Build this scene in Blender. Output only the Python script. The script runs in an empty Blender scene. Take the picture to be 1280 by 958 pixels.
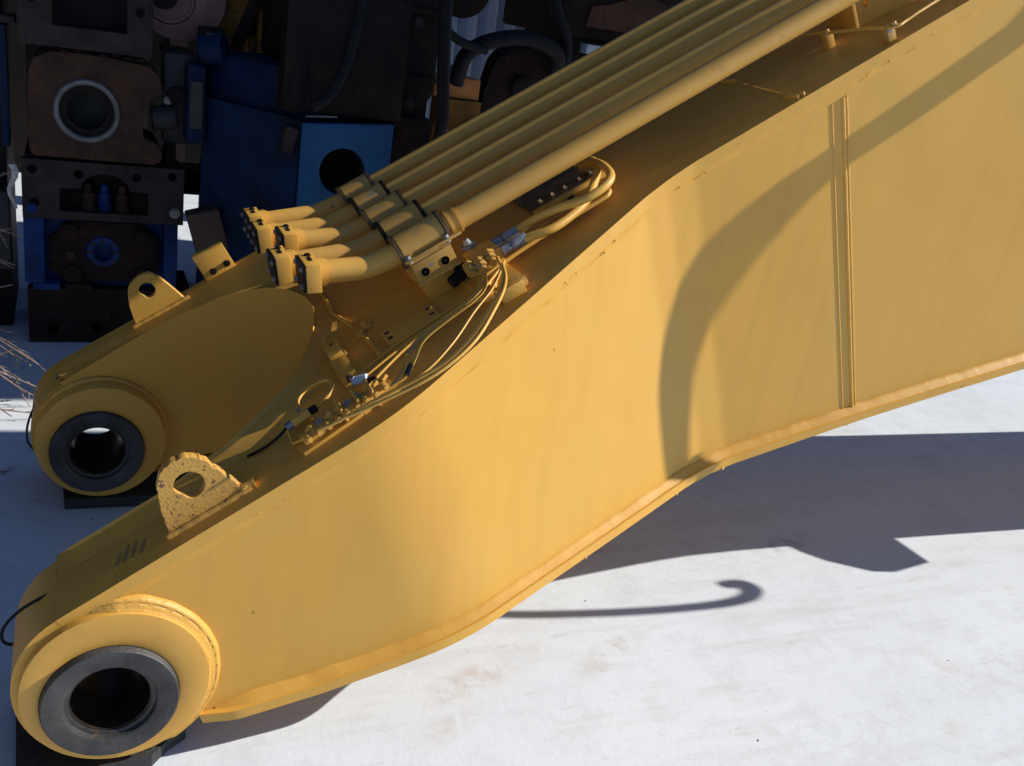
import bpy, bmesh, math, random
from mathutils import Vector as V, Matrix, noise
R = math.radians
S = bpy.context.scene
COL = S.collection
rnd = random.Random(7)
GZ = -0.2                       # ground height; the near foot pin of the boom is the origin

# ------------------------------------------------------------------ camera
cam_d = bpy.data.cameras.new('camera'); cam = bpy.data.objects.new('camera', cam_d); COL.objects.link(cam)
yaw, pitch, roll = 0.45909, 0.37014, 0.16149
fwd = V((math.sin(yaw)*math.cos(pitch), math.cos(yaw)*math.cos(pitch), -math.sin(pitch)))
rt = V((math.cos(yaw), -math.sin(yaw), 0)); up = rt.cross(fwd)
r2 = rt*math.cos(roll) + up*math.sin(roll); u2 = -rt*math.sin(roll) + up*math.cos(roll)
cam.matrix_world = Matrix(((r2.x, u2.x, -fwd.x, -0.0533), (r2.y, u2.y, -fwd.y, -1.6525), (r2.z, u2.z, -fwd.z, 1.4002), (0, 0, 0, 1)))
cam_d.sensor_width = 36; cam_d.lens = 1199.137*36/1280; cam_d.clip_start = 0.05; cam_d.clip_end = 500
S.camera = cam

# ------------------------------------------------------------------ light
SUN = V((1.51, -0.30, 1.0)).normalized()
w = bpy.data.worlds.new('World'); S.world = w; w.use_nodes = True
nt = w.node_tree; bg = nt.nodes['Background']
sky = nt.nodes.new('ShaderNodeTexSky'); sky.sky_type = 'NISHITA'; sky.sun_disc = False
sky.sun_elevation = math.asin(SUN.z); sky.sun_rotation = math.atan2(SUN.x, SUN.y)
sky.altitude = 1500; sky.air_density = 1.0; sky.dust_density = 0.0; sky.ozone_density = 6.0
nt.links.new(sky.outputs[0], bg.inputs[0]); bg.inputs[1].default_value = 0.097
sd = bpy.data.lights.new('sun', 'SUN'); sun = bpy.data.objects.new('sun', sd); COL.objects.link(sun)
sd.energy = 4.75; sd.angle = R(0.53); sd.color = (1.0, 0.95, 0.85)
sun.rotation_euler = (-SUN).to_track_quat('-Z', 'Y').to_euler()
S.view_settings.view_transform = 'Standard'; S.view_settings.look = 'None'
S.view_settings.exposure = 0.4; S.view_settings.gamma = 1.0

# ------------------------------------------------------------------ materials
def mat(name, base, rough=0.5, metal=0.0, var=None, vscale=6, spots=None, sscale=40, slim=(0.62, 0.7), bump=0.0, bscale=120, spec=0.5, stretch=None):
    m = bpy.data.materials.new(name); m.use_nodes = True; t = m.node_tree; p = t.nodes['Principled BSDF']
    p.inputs['Roughness'].default_value = rough; p.inputs['Metallic'].default_value = metal
    p.inputs['Specular IOR Level'].default_value = spec if name != 'yellow_paint' else 0.35
    tc = t.nodes.new('ShaderNodeTexCoord'); co = tc.outputs['Object']
    if stretch:
        mp = t.nodes.new('ShaderNodeMapping'); mp.inputs['Scale'].default_value = stretch; t.links.new(co, mp.inputs[0]); co = mp.outputs[0]
    def nz(sc, det=6, ro=0.6):
        n = t.nodes.new('ShaderNodeTexNoise'); n.inputs['Scale'].default_value = sc; n.inputs['Detail'].default_value = det
        n.inputs['Roughness'].default_value = ro; t.links.new(co, n.inputs['Vector']); return n.outputs['Fac']
    def ramp(f, a, b):
        r = t.nodes.new('ShaderNodeMapRange'); r.inputs[1].default_value = a; r.inputs[2].default_value = b
        t.links.new(f, r.inputs[0]); return r.outputs[0]
    def mix(f, a, b):
        x = t.nodes.new('ShaderNodeMix'); x.data_type = 'RGBA'; t.links.new(f, x.inputs[0])
        for s, v in ((x.inputs[6], a), (x.inputs[7], b)):
            if isinstance(v, tuple): s.default_value = (*v, 1)
            else: t.links.new(v, s)
        return x.outputs[2]
    c = base
    if name == 'yellow_paint': var = mix(ramp(nz(1.7, 3), 0.4, 0.6), var, (0.62, 0.345, 0.068))
    if var: c = mix(ramp(nz(vscale), 0.35, 0.68), base, var)
    if spots: c = mix(ramp(nz(sscale, 8, 0.7), *slim), c, spots)
    if name in ('yellow_paint', 'scuffed_yellow_paint', 'dusty_pipe_paint'):
        m1 = t.nodes.new('ShaderNodeMapping'); m1.inputs['Scale'].default_value = (14, 14, 0.9); t.links.new(tc.outputs['Object'], m1.inputs[0])
        n1 = t.nodes.new('ShaderNodeTexNoise'); n1.inputs['Scale'].default_value = 1.3; n1.inputs['Detail'].default_value = 5; t.links.new(m1.outputs[0], n1.inputs['Vector'])
        k1 = t.nodes.new('ShaderNodeMath'); k1.operation = 'MULTIPLY'; k1.inputs[1].default_value = 0.35; t.links.new(ramp(n1.outputs['Fac'], 0.5, 0.75), k1.inputs[0])
        c = mix(k1.outputs[0], c, (0.52, 0.27, 0.045))
        v1 = t.nodes.new('ShaderNodeTexVoronoi'); v1.inputs['Scale'].default_value = 9; t.links.new(tc.outputs['Object'], v1.inputs['Vector'])
        g1 = t.nodes.new('ShaderNodeMath'); g1.operation = 'MULTIPLY'; t.links.new(ramp(v1.outputs['Distance'], 0.055, 0.03), g1.inputs[0]); t.links.new(ramp(nz(7, 2), 0.56, 0.60), g1.inputs[1])
        c = mix(g1.outputs[0], c, (0.17, 0.085, 0.03))
    if isinstance(c, tuple): p.inputs['Base Color'].default_value = (*c, 1)
    else: t.links.new(c, p.inputs['Base Color'])
    rr = ramp(nz(vscale*2.3), 0.2, 0.8)
    mm = t.nodes.new('ShaderNodeMapRange'); mm.inputs[3].default_value = max(0.05, rough-0.1); mm.inputs[4].default_value = min(1, rough+0.1)
    t.links.new(rr, mm.inputs[0]); t.links.new(mm.outputs[0], p.inputs['Roughness'])
    if bump:
        b = t.nodes.new('ShaderNodeBump'); b.inputs['Strength'].default_value = bump; b.inputs['Distance'].default_value = 0.004
        t.links.new(nz(bscale, 4, 0.55), b.inputs['Height']); t.links.new(b.outputs[0], p.inputs['Normal'])
    if name == 'yellow_paint':     # long shallow ripple of the rolled plate
        b3 = t.nodes.new('ShaderNodeBump'); b3.inputs['Strength'].default_value = 0.22; b3.inputs['Distance'].default_value = 0.02
        t.links.new(nz(3.1, 2, 0.4), b3.inputs['Height']); t.links.new(b.outputs[0], b3.inputs['Normal']); t.links.new(b3.outputs[0], p.inputs['Normal'])
    if name == 'bare_machined_steel':
        wv = t.nodes.new('ShaderNodeTexWave'); wv.wave_type = 'RINGS'; wv.rings_direction = 'Y'; wv.inputs['Scale'].default_value = 75; wv.inputs['Distortion'].default_value = 1.5; wv.inputs['Detail'].default_value = 3
        t.links.new(tc.outputs['Object'], wv.inputs['Vector'])
        b2 = t.nodes.new('ShaderNodeBump'); b2.inputs['Strength'].default_value = 0.10; b2.inputs['Distance'].default_value = 0.002
        t.links.new(wv.outputs['Fac'], b2.inputs['Height']); t.links.new(b.outputs[0], b2.inputs['Normal']); t.links.new(b2.outputs[0], p.inputs['Normal'])
    return m
YEL = (0.64, 0.340, 0.056)
M = dict(
    yellow=mat('yellow_paint', YEL, 0.47, var=(0.60, 0.318, 0.051), vscale=3.2, spots=(0.50, 0.25, 0.04), sscale=23, slim=(0.68, 0.85), bump=0.05, bscale=60),
    yellowscuff=mat('scuffed_yellow_paint', YEL, 0.5, var=(0.60, 0.30, 0.046), vscale=5, spots=(0.26, 0.135, 0.04), sscale=11, slim=(0.66, 0.80), bump=0.10, bscale=50),
    grimy=mat('grimy_overpaint', (0.16, 0.095, 0.03), 0.5, var=(0.06, 0.04, 0.022), vscale=16, spots=(0.03, 0.024, 0.02), sscale=30, slim=(0.55, 0.7), bump=0.3),
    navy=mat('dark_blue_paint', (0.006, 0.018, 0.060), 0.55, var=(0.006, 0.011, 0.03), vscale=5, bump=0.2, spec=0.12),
    pipepaint=mat('dusty_pipe_paint', (0.60, 0.325, 0.062), 0.5, var=(0.54, 0.295, 0.066), vscale=4, spots=(0.36, 0.19, 0.05), sscale=16, slim=(0.60, 0.78), bump=0.06, bscale=40, spec=0.35),
    fillet=mat('painted_fillet_weld', YEL, 0.5, var=(0.58, 0.30, 0.048), vscale=18, bump=0.12, bscale=90, spec=0.35),
    yellowold=mat('flaking_yellow_paint', (0.58, 0.31, 0.055), 0.6, var=(0.52, 0.27, 0.05), vscale=40, spots=(0.09, 0.045, 0.03), sscale=100, slim=(0.575, 0.62), bump=0.3, bscale=200),
    weld=mat('painted_weld', (0.63, 0.335, 0.052), 0.5, var=(0.55, 0.285, 0.045), vscale=30, bump=0.35, bscale=150),
    worn=mat('chipped_clamp_paint', (0.52, 0.28, 0.05), 0.5, var=(0.44, 0.24, 0.05), vscale=12, spots=(0.20, 0.20, 0.19), sscale=34, slim=(0.60, 0.66), bump=0.10, bscale=60),
    steel=mat('bare_machined_steel', (0.075, 0.071, 0.07), 0.55, 0.3, var=(0.032, 0.029, 0.028), vscale=11, spots=(0.16, 0.09, 0.035), sscale=22, slim=(0.62, 0.74), bump=0.35, bscale=130),
    bore=mat('greasy_bore_steel', (0.035, 0.03, 0.028), 0.35, 0.6, var=(0.07, 0.05, 0.03), vscale=20),
    zinc=mat('zinc_fitting', (0.30, 0.29, 0.28), 0.45, 0.45, var=(0.17, 0.17, 0.18), vscale=60, spots=(0.30, 0.2, 0.1), sscale=90, slim=(0.6, 0.66)),
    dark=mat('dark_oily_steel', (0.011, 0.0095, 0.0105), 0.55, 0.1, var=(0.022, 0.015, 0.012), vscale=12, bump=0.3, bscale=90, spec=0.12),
    black=mat('black_rubber', (0.018, 0.018, 0.019), 0.62, var=(0.035, 0.033, 0.03), vscale=18, spots=(0.09, 0.08, 0.075), sscale=30, slim=(0.6, 0.8), bump=0.4, bscale=140),
    rust=mat('rusty_steel', (0.088, 0.046, 0.030), 0.8, 0.1, var=(0.040, 0.024, 0.019), vscale=7, spots=(0.15, 0.065, 0.03), sscale=24, slim=(0.55, 0.72), bump=0.7, bscale=70, spec=0.12),
    rustdark=mat('dark_rusty_steel', (0.032, 0.018, 0.015), 0.75, 0.1, var=(0.014, 0.010, 0.010), vscale=6, spots=(0.075, 0.034, 0.018), sscale=20, slim=(0.58, 0.72), bump=0.6, bscale=60, spec=0.12),
    grey=mat('weathered_grey_steel', (0.048, 0.038, 0.036), 0.6, 0.2, var=(0.026, 0.020, 0.020), vscale=8, spots=(0.05, 0.028, 0.018), sscale=22, slim=(0.58, 0.7), bump=0.4, bscale=80, spec=0.12),
    blue=mat('blue_paint', (0.010, 0.048, 0.19), 0.45, var=(0.007, 0.020, 0.075), vscale=6, spots=(0.02, 0.016, 0.018), sscale=12, slim=(0.56, 0.70), bump=0.2, bscale=50, spec=0.12),
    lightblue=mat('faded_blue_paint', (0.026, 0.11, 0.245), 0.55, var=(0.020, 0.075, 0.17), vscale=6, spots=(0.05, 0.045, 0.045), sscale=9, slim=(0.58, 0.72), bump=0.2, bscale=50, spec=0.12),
    red=mat('red_paint', (0.15, 0.022, 0.028), 0.35, var=(0.09, 0.02, 0.026), vscale=8, bump=0.1),
    orange=mat('orange_paint', (0.46, 0.17, 0.025), 0.5, var=(0.36, 0.13, 0.025), vscale=10, spots=(0.09, 0.04, 0.02), sscale=30, slim=(0.6, 0.68), bump=0.2),
    ochre=mat('dirty_ochre_paint', (0.26, 0.12, 0.02), 0.55, var=(0.15, 0.07, 0.02), vscale=9, spots=(0.03, 0.02, 0.015), sscale=16, slim=(0.56, 0.66), bump=0.3, spec=0.12),
    white=mat('white_enamel', (0.50, 0.56, 0.66), 0.45, var=(0.42, 0.48, 0.58), vscale=5, spots=(0.3, 0.27, 0.24), sscale=18, slim=(0.64, 0.8)),
    cloth=mat('white_plastic_film', (0.7, 0.68, 0.64), 0.5, var=(0.55, 0.52, 0.48), vscale=30),
    oldhose=mat('old_black_hose', (0.010, 0.010, 0.013), 0.7, var=(0.018, 0.017, 0.02), vscale=14, bump=0.3, spec=0.15),
    twig=mat('dry_twig', (0.30, 0.215, 0.17), 0.8, var=(0.15, 0.10, 0.08), vscale=40),
    leaf=mat('green_leaf', (0.07, 0.14, 0.03), 0.5, var=(0.04, 0.09, 0.02), vscale=40),
    litter=mat('dry_litter', (0.10, 0.065, 0.045), 0.9, var=(0.04, 0.03, 0.03), vscale=60),
    timber=mat('brown_timber', (0.085, 0.05, 0.032), 0.75, var=(0.05, 0.03, 0.022), vscale=8, stretch=(1, 1, 8), bump=0.4, bscale=60),
)
def concrete():
    m = bpy.data.materials.new('concrete'); m.use_nodes = True; t = m.node_tree; p = t.nodes['Principled BSDF']
    p.inputs['Roughness'].default_value = 0.85; p.inputs['Specular IOR Level'].default_value = 0.25
    tc = t.nodes.new('ShaderNodeTexCoord')
    def mp(sc, rot=0, loc=(0, 0, 0)):
        q = t.nodes.new('ShaderNodeMapping'); q.inputs['Scale'].default_value = sc; q.inputs['Rotation'].default_value = (0, 0, rot)
        q.inputs['Location'].default_value = loc; t.links.new(tc.outputs['Object'], q.inputs[0]); return q.outputs[0]
    def nz(v, sc, det=8, ro=0.6, a=0.3, b=0.7):
        n = t.nodes.new('ShaderNodeTexNoise'); n.inputs['Scale'].default_value = sc; n.inputs['Detail'].default_value = det; n.inputs['Roughness'].default_value = ro
        t.links.new(v, n.inputs['Vector']); r = t.nodes.new('ShaderNodeMapRange'); r.inputs[1].default_value = a; r.inputs[2].default_value = b
        t.links.new(n.outputs['Fac'], r.inputs[0]); return r.outputs[0]
    def mix(f, a, b, k=1.0):
        if k != 1.0:
            mu = t.nodes.new('ShaderNodeMath'); mu.operation = 'MULTIPLY'; mu.inputs[1].default_value = k; t.links.new(f, mu.inputs[0]); f = mu.outputs[0]
        x = t.nodes.new('ShaderNodeMix'); x.data_type = 'RGBA'; t.links.new(f, x.inputs[0])
        for s, v in ((x.inputs[6], a), (x.inputs[7], b)):
            if isinstance(v, tuple): s.default_value = (*v, 1)
            else: t.links.new(v, s)
        return x.outputs[2]
    iso = mp((1, 1, 1))
    c = mix(nz(iso, 1.6), (0.66, 0.705, 0.765), (0.60, 0.64, 0.69))
    brushed = mp((1.0, 7.0, 1), R(-38))                          # broom and tyre streaks running one way
    c = mix(nz(brushed, 2.2, 6, 0.6, 0.52, 0.78), c, (0.48, 0.475, 0.47), 0.55)
    c = mix(nz(brushed, 9, 5, 0.6, 0.60, 0.75), c, (0.36, 0.35, 0.34), 0.3)
    c = mix(nz(mp((1, 1, 1), 0, (3, 1, 0)), 2.7, 8, 0.7, 0.61, 0.70), c, (0.55, 0.48, 0.43), 0.5)   # pale rusty stains
    c = mix(nz(iso, 38, 6, 0.7, 0.66, 0.74), c, (0.42, 0.41, 0.40), 0.5)
    c = mix(nz(iso, 120, 3, 0.6, 0.70, 0.76), c, (0.14, 0.13, 0.125), 0.7)
    c = mix(nz(iso, 260, 4, 0.7, 0.45, 0.75), c, (0.40, 0.42, 0.45), 0.45)
    c = mix(nz(mp((1, 1, 1), 0, (7, 2, 0)), 6.5, 8, 0.75, 0.50, 0.72), c, (0.46, 0.48, 0.51), 0.5)
    for (sx, sy, rot, lx, ly, col, k) in ((0.86, 0.14, 20, 0.16, 0.05, (0.46, 0.37, 0.30), 0.75), (1.28, 0.16, 25, 0.16, 0.045, (0.47, 0.385, 0.32), 0.7), (2.22, 0.58, 15, 0.16, 0.05, (0.22, 0.22, 0.23), 0.6), (0.74, 0.0, 30, 0.12, 0.05, (0.50, 0.42, 0.36), 0.5), (2.5, -0.15, 10, 0.35, 0.10, (0.44, 0.44, 0.44), 0.5), (1.75, -0.35, 35, 0.5, 0.05, (0.47, 0.46, 0.45), 0.4)):
        q = t.nodes.new('ShaderNodeMapping'); q.vector_type = 'TEXTURE'; q.inputs['Location'].default_value = (sx, sy, GZ); q.inputs['Rotation'].default_value = (0, 0, R(rot)); q.inputs['Scale'].default_value = (lx, ly, 1)
        t.links.new(tc.outputs['Object'], q.inputs[0])
        ln = t.nodes.new('ShaderNodeVectorMath'); ln.operation = 'LENGTH'; t.links.new(q.outputs[0], ln.inputs[0])
        r = t.nodes.new('ShaderNodeMapRange'); r.inputs[1].default_value = 1.25; r.inputs[2].default_value = 0.35; t.links.new(ln.outputs['Value'], r.inputs[0])
        mu = t.nodes.new('ShaderNodeMath'); mu.operation = 'MULTIPLY'; t.links.new(r.outputs[0], mu.inputs[0]); t.links.new(nz(mp((1, 1, 1), 0, (sx*3, sy*5, 0)), 17, 8, 0.72, 0.42, 0.66), mu.inputs[1])
        c = mix(mu.outputs[0], c, col, k)
    t.links.new(c, p.inputs['Base Color'])
    b = t.nodes.new('ShaderNodeBump'); b.inputs['Strength'].default_value = 0.25; b.inputs['Distance'].default_value = 0.004
    t.links.new(nz(iso, 45, 8, 0.65, 0.0, 1.0), b.inputs['Height']); t.links.new(b.outputs[0], p.inputs['Normal'])
    return m
M['concrete'] = concrete()

# ------------------------------------------------------------------ mesh helpers
def finish(bm, sharp=35):
    bmesh.ops.recalc_face_normals(bm, faces=bm.faces)
def obj(name, bm, m, parent=None, sharp=35, bevel=0, seg=2):
    if bevel:
        bm.normal_update()
        es = [e for e in bm.edges if len(e.link_faces) == 2 and e.calc_face_angle(0) > R(30)]
        bmesh.ops.bevel(bm, geom=es, offset=bevel, segments=seg, affect='EDGES', profile=0.6, clamp_overlap=True)
    finish(bm)
    me = bpy.data.meshes.new(name); bm.to_mesh(me); bm.free()
    for p in me.polygons: p.use_smooth = True
    me.set_sharp_from_angle(angle=R(sharp))
    if isinstance(m, str): m = M[m]
    me.materials.append(m)
    o = bpy.data.objects.new(name, me); COL.objects.link(o)
    if parent: o.parent = parent
    return o
def thing(name, label, cat, group=None, loc=(0, 0, 0)):
    o = bpy.data.objects.new(name, None); COL.objects.link(o); o.empty_display_size = 0.1
    return tag(o, label, cat, group)
def tag(o, label, cat, group=None):
    o['label'] = label; o['category'] = cat
    if group: o['group'] = group
    return o
def B_(): return bmesh.new()
def box(bm, c, s, rot=None):
    m = Matrix.Translation(V(c)) @ (rot.to_4x4() if rot else Matrix()) @ Matrix.Diagonal((s[0], s[1], s[2], 1))
    bmesh.ops.create_cube(bm, size=1, matrix=m); return bm
def boxr(bm, a, b):
    return box(bm, [(a[i]+b[i])/2 for i in range(3)], [abs(b[i]-a[i]) for i in range(3)])
def frame(d):
    d = V(d).normalized(); a = V((0, 0, 1)) if abs(d.z) < 0.9 else V((0, 1, 0))
    x = d.cross(a).normalized(); return x, d.cross(x)
def tube(bm, pts, r, seg=12, caps=True):
    pts = [V(p) for p in pts]; n = len(pts); rs = r if isinstance(r, (list, tuple)) else [r]*n
    x = None; rings = []
    for i, p in enumerate(pts):
        d = (pts[min(i+1, n-1)]-pts[max(i-1, 0)]).normalized()
        if x is None: x, y = frame(d)
        else:
            x = (x-d*x.dot(d)).normalized()
        y = d.cross(x)
        rings.append([bm.verts.new(p+(x*math.cos(a)+y*math.sin(a))*rs[i]) for a in [2*math.pi*k/seg for k in range(seg)]])
    for a, b in zip(rings, rings[1:]):
        for k in range(seg): bm.faces.new((a[k], a[(k+1) % seg], b[(k+1) % seg], b[k]))
    if caps: bm.faces.new(rings[0]); bm.faces.new(rings[-1])
    return bm
def spline(pts, n=8):
    pts = [V(p) for p in pts]; q = [pts[0]*2-pts[1]]+pts+[pts[-1]*2-pts[-2]]; out = []
    for i in range(1, len(q)-2):
        for k in range(n):
            s = k/n; a, b, c, d = q[i-1:i+3]
            out.append(0.5*((2*b)+(c-a)*s+(2*a-5*b+4*c-d)*s*s+(3*b-a-3*c+d)*s**3))
    out.append(pts[-1]); return out
def cyl(bm, p, q, r, seg=24, r2=None): return tube(bm, [p, q], [r, r if r2 is None else r2], seg)
def ring(bm, c, axis, prof, seg=48):
    """closed lathe: prof = list of (radius, distance along axis)"""
    c = V(c); d = V(axis).normalized(); x, y = frame(d); rs = []
    for (r, h) in prof:
        rs.append([bm.verts.new(c+d*h+(x*math.cos(a)+y*math.sin(a))*r) for a in [2*math.pi*k/seg for k in range(seg)]])
    for a, b in zip(rs, rs[1:]+rs[:1]):
        for k in range(seg): bm.faces.new((a[k], a[(k+1) % seg], b[(k+1) % seg], b[k]))
    return bm
def hexbolt(bm, c, axis, r, h, shank=0.0):
    d = V(axis).normalized(); tube(bm, [V(c)-d*shank, V(c)+d*h], r, 6); cyl(bm, V(c)-d*0.001, V(c)+d*h*0.25, r*1.35, 14); return bm
def plate(bm, outer, ext, holes=()):
    """flat plate: outline of 3D points, holes as lists of points, extruded by ext"""
    es = []
    for loop in [outer]+list(holes):
        vs = [bm.verts.new(V(p)) for p in loop]
        es += [bm.edges.new((vs[i], vs[(i+1) % len(vs)])) for i in range(len(vs))]
    g = bmesh.ops.triangle_fill(bm, use_beauty=True, use_dissolve=False, edges=es)
    fs = [f for f in g['geom'] if isinstance(f, bmesh.types.BMFace)]
    r = bmesh.ops.extrude_face_region(bm, geom=fs)
    bmesh.ops.translate(bm, verts=[v for v in r['geom'] if isinstance(v, bmesh.types.BMVert)], vec=V(ext)); return bm
def circ(c, r, ax, n=20, start=0):
    x, y = ax; return [V(c)+V(x)*math.cos(start+2*math.pi*k/n)*r+V(y)*math.sin(start+2*math.pi*k/n)*r for k in range(n)]
def shell(bm, A, Bq, close=False):
    """solid between two equal grids A[i][j], Bq[i][j]"""
    na, nb = len(A), len(A[0])
    va = [[bm.verts.new(V(p)) for p in r] for r in A]; vb = [[bm.verts.new(V(p)) for p in r] for r in Bq]
    for i in range(na-1):
        for j in range(nb-1):
            bm.faces.new((va[i][j], va[i+1][j], va[i+1][j+1], va[i][j+1])); bm.faces.new((vb[i][j], vb[i][j+1], vb[i+1][j+1], vb[i+1][j]))
    for j in range(nb-1):
        for i in (0, na-1): bm.faces.new((va[i][j], va[i][j+1], vb[i][j+1], vb[i][j]))
    for i in range(na-1):
        for j in (0, nb-1): bm.faces.new((va[i][j], va[i+1][j], vb[i+1][j], vb[i][j]))
    return bm
def bead(bm, pts, r, step=0.006, rip=0.25, seed=0):
    """rippled weld bead along a polyline"""
    pts = [V(p) for p in pts]; out = []; 
    for a, b in zip(pts, pts[1:]):
        n = max(1, int((b-a).length/step)); out += [a.lerp(b, k/n) for k in range(n)]
    out.append(pts[-1])
    rs = [r*(1+rip*(0.6*math.sin(i*1.9)+0.9*noise.noise(V((i*0.21, seed, 0))))) for i in range(len(out))]
    return tube(bm, out, rs, 7)

def drill(o, p, q, r):
    """bore a round hole through a finished mesh object"""
    bm = B_(); cyl(bm, p, q, r, 64); finish(bm); me = bpy.data.meshes.new('drill'); bm.to_mesh(me); bm.free()
    c = bpy.data.objects.new('drill', me); COL.objects.link(c)
    md = o.modifiers.new('bore', 'BOOLEAN'); md.operation = 'DIFFERENCE'; md.object = c; md.solver = 'EXACT'
    dg = bpy.context.evaluated_depsgraph_get(); new = bpy.data.meshes.new_from_object(o.evaluated_get(dg))
    o.modifiers.clear(); o.data = new; bpy.data.objects.remove(c); bpy.data.meshes.remove(me); new.name = o.name

# ------------------------------------------------------------------ setting
bm = B_(); n = 2
vs = [bm.verts.new((x, y, GZ)) for x, y in ((-120, -120), (120, -120), (120, 120), (-120, 120))]; bm.faces.new(vs)
g = obj('ground', bm, 'concrete'); g['kind'] = 'structure'

# ------------------------------------------------------------------ the boom: coordinates along its top plate
KX = math.hypot(1, 0.6523); UX, UZ = 1/KX, 0.6523/KX
def B(u, y, h): return V((u*UX-h*UZ, y, 0.252+u*UZ+h*UX))
Uv, Nv, Yv = V((UX, 0, UZ)), V((-UZ, 0, UX)), V((0, 1, 0))
BR = Matrix((Uv, Yv, Nv)).transposed()          # boom frame as a rotation
CU, CH = -0.198, -0.980                         # direction of the press-brake creases in (u, h)
YN, YF, W = 0.045, 1.371, 1.416
def soft(x, r):                                 # rounded ramp max(0, x)
    return 0 if x < -r else (x if x > r else (x+r)**2/(4*r))
def ynear(s):
    k = 0.315/0.891
    return YN+k*(soft(s-0.640, 0.115)-sum(soft(s-1.51-d, 0.008) for d in (-0.09, -0.01, 0.075))/3)
BOT = [(-0.3, -0.22), (0.159, -0.120), (0.427, -0.066), (0.60, -0.021), (0.72, 0.014), (0.90, 0.067), (1.214, 0.153), (1.557, 0.250), (1.888, 0.345), (2.126, 0.412), (2.416, 0.487), (2.739, 0.567), (3.0, 0.625), (3.3, 0.66)]
def botz(x):
    for (a, za), (b, zb) in zip(BOT, BOT[1:]):
        if x <= b: return za+(zb-za)*(x-a)/(b-a)
    return BOT[-1][1]
def down(s, d): return B(s+CU*d, 0, CH*d)       # point d below the top along the crease direction
def dbot(s):
    lo, hi = 0.0, 2.0
    for _ in range(40):
        m = (lo+hi)/2; p = down(s, m)
        if p.z > botz(p.x): lo = m
        else: hi = m
    return lo
ECX, ECZ, ER = 0.012, 0.022, 0.187              # rounded foot
KNEE = [((2.62, 1.90), (3.05, 0.63)), ((2.85, 1.90), (3.25, 0.63)), ((3.3, 1.62), (3.5, 0.60)), ((4.0, 1.12), (4.0, 0.50)), ((4.6, 0.80), (4.5, 0.38)), ((5.7, 0.60), (5.5, 0.12)), ((6.4, 0.35), (6.3, -0.1))]

boom = thing('excavator_boom', 'huge yellow excavator boom lying on the concrete with its forked foot nearest the camera', 'excavator boom')
# --- side plates
def side_columns():
    cols = []
    ss = [-0.19+0.19*(1-math.cos(math.pi*i/24))/1 for i in range(13)]
    s0 = 0.0
    # columns through the rounded foot: intersect the crease line with foot circle and with the two edges
    def col(s):
        t = 0.030; b = dbot(s)-0.024
        ts = []
        p0 = down(s, 0); dv = (down(s, 1)-p0)
        fx, fz = p0.x-ECX, p0.z-ECZ; qb = fx*dv.x+fz*dv.z; qc = fx*fx+fz*fz-ER*ER; disc = qb*qb-qc
        return t, b, (None if disc < 0 else (-qb-math.sqrt(disc), -qb+math.sqrt(disc)))
    # leftmost column where the circle is just touched
    sv = -0.175
    while col(sv)[2] is None: sv += 0.0005
    sm = sv
    while True:                                   # column through the circle centre
        a = col(sm)[2]
        if a[1]-a[0] > 2*ER*0.9985 or sm > 0.2: break
        sm += 0.0005
    for i in range(15):
        s = sv+(sm-sv)*(1-math.cos(math.pi/2*i/14)); t, b, a = col(s)
        cols.append((s, max(t, a[0]), min(a[1], max(b, a[0]+0.002))))
    s = sm
    for i in range(1, 40): cols.append((sm+(0.42-sm)*i/39, 0.030, None))
    for i in range(1, 190): cols.append((0.42+(2.90-0.42)*i/189, 0.030, None))
    return [(s, t, b if b is not None else dbot(s)-0.024) for s, t, b in cols]
SC = side_columns()
def side_grid(side, off):
    G = []
    for s, t, b in SC:
        y = ynear(s)+off; y = y if side == 0 else W-y
        row = []
        for j in range(13):
            d = t+(b-t)*j/12; p = down(s, d); row.append(V((p.x, y, p.z)))
        G.append(row)
    for (tx, tz), (bx, bz) in KNEE:
        y = ynear(3)+off; y = y if side == 0 else W-y
        a, b = V((tx, y, tz-0.03)), V((bx, y, bz+0.024)); G.append([a.lerp(b, j/12) for j in range(13)])
    return G
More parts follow.
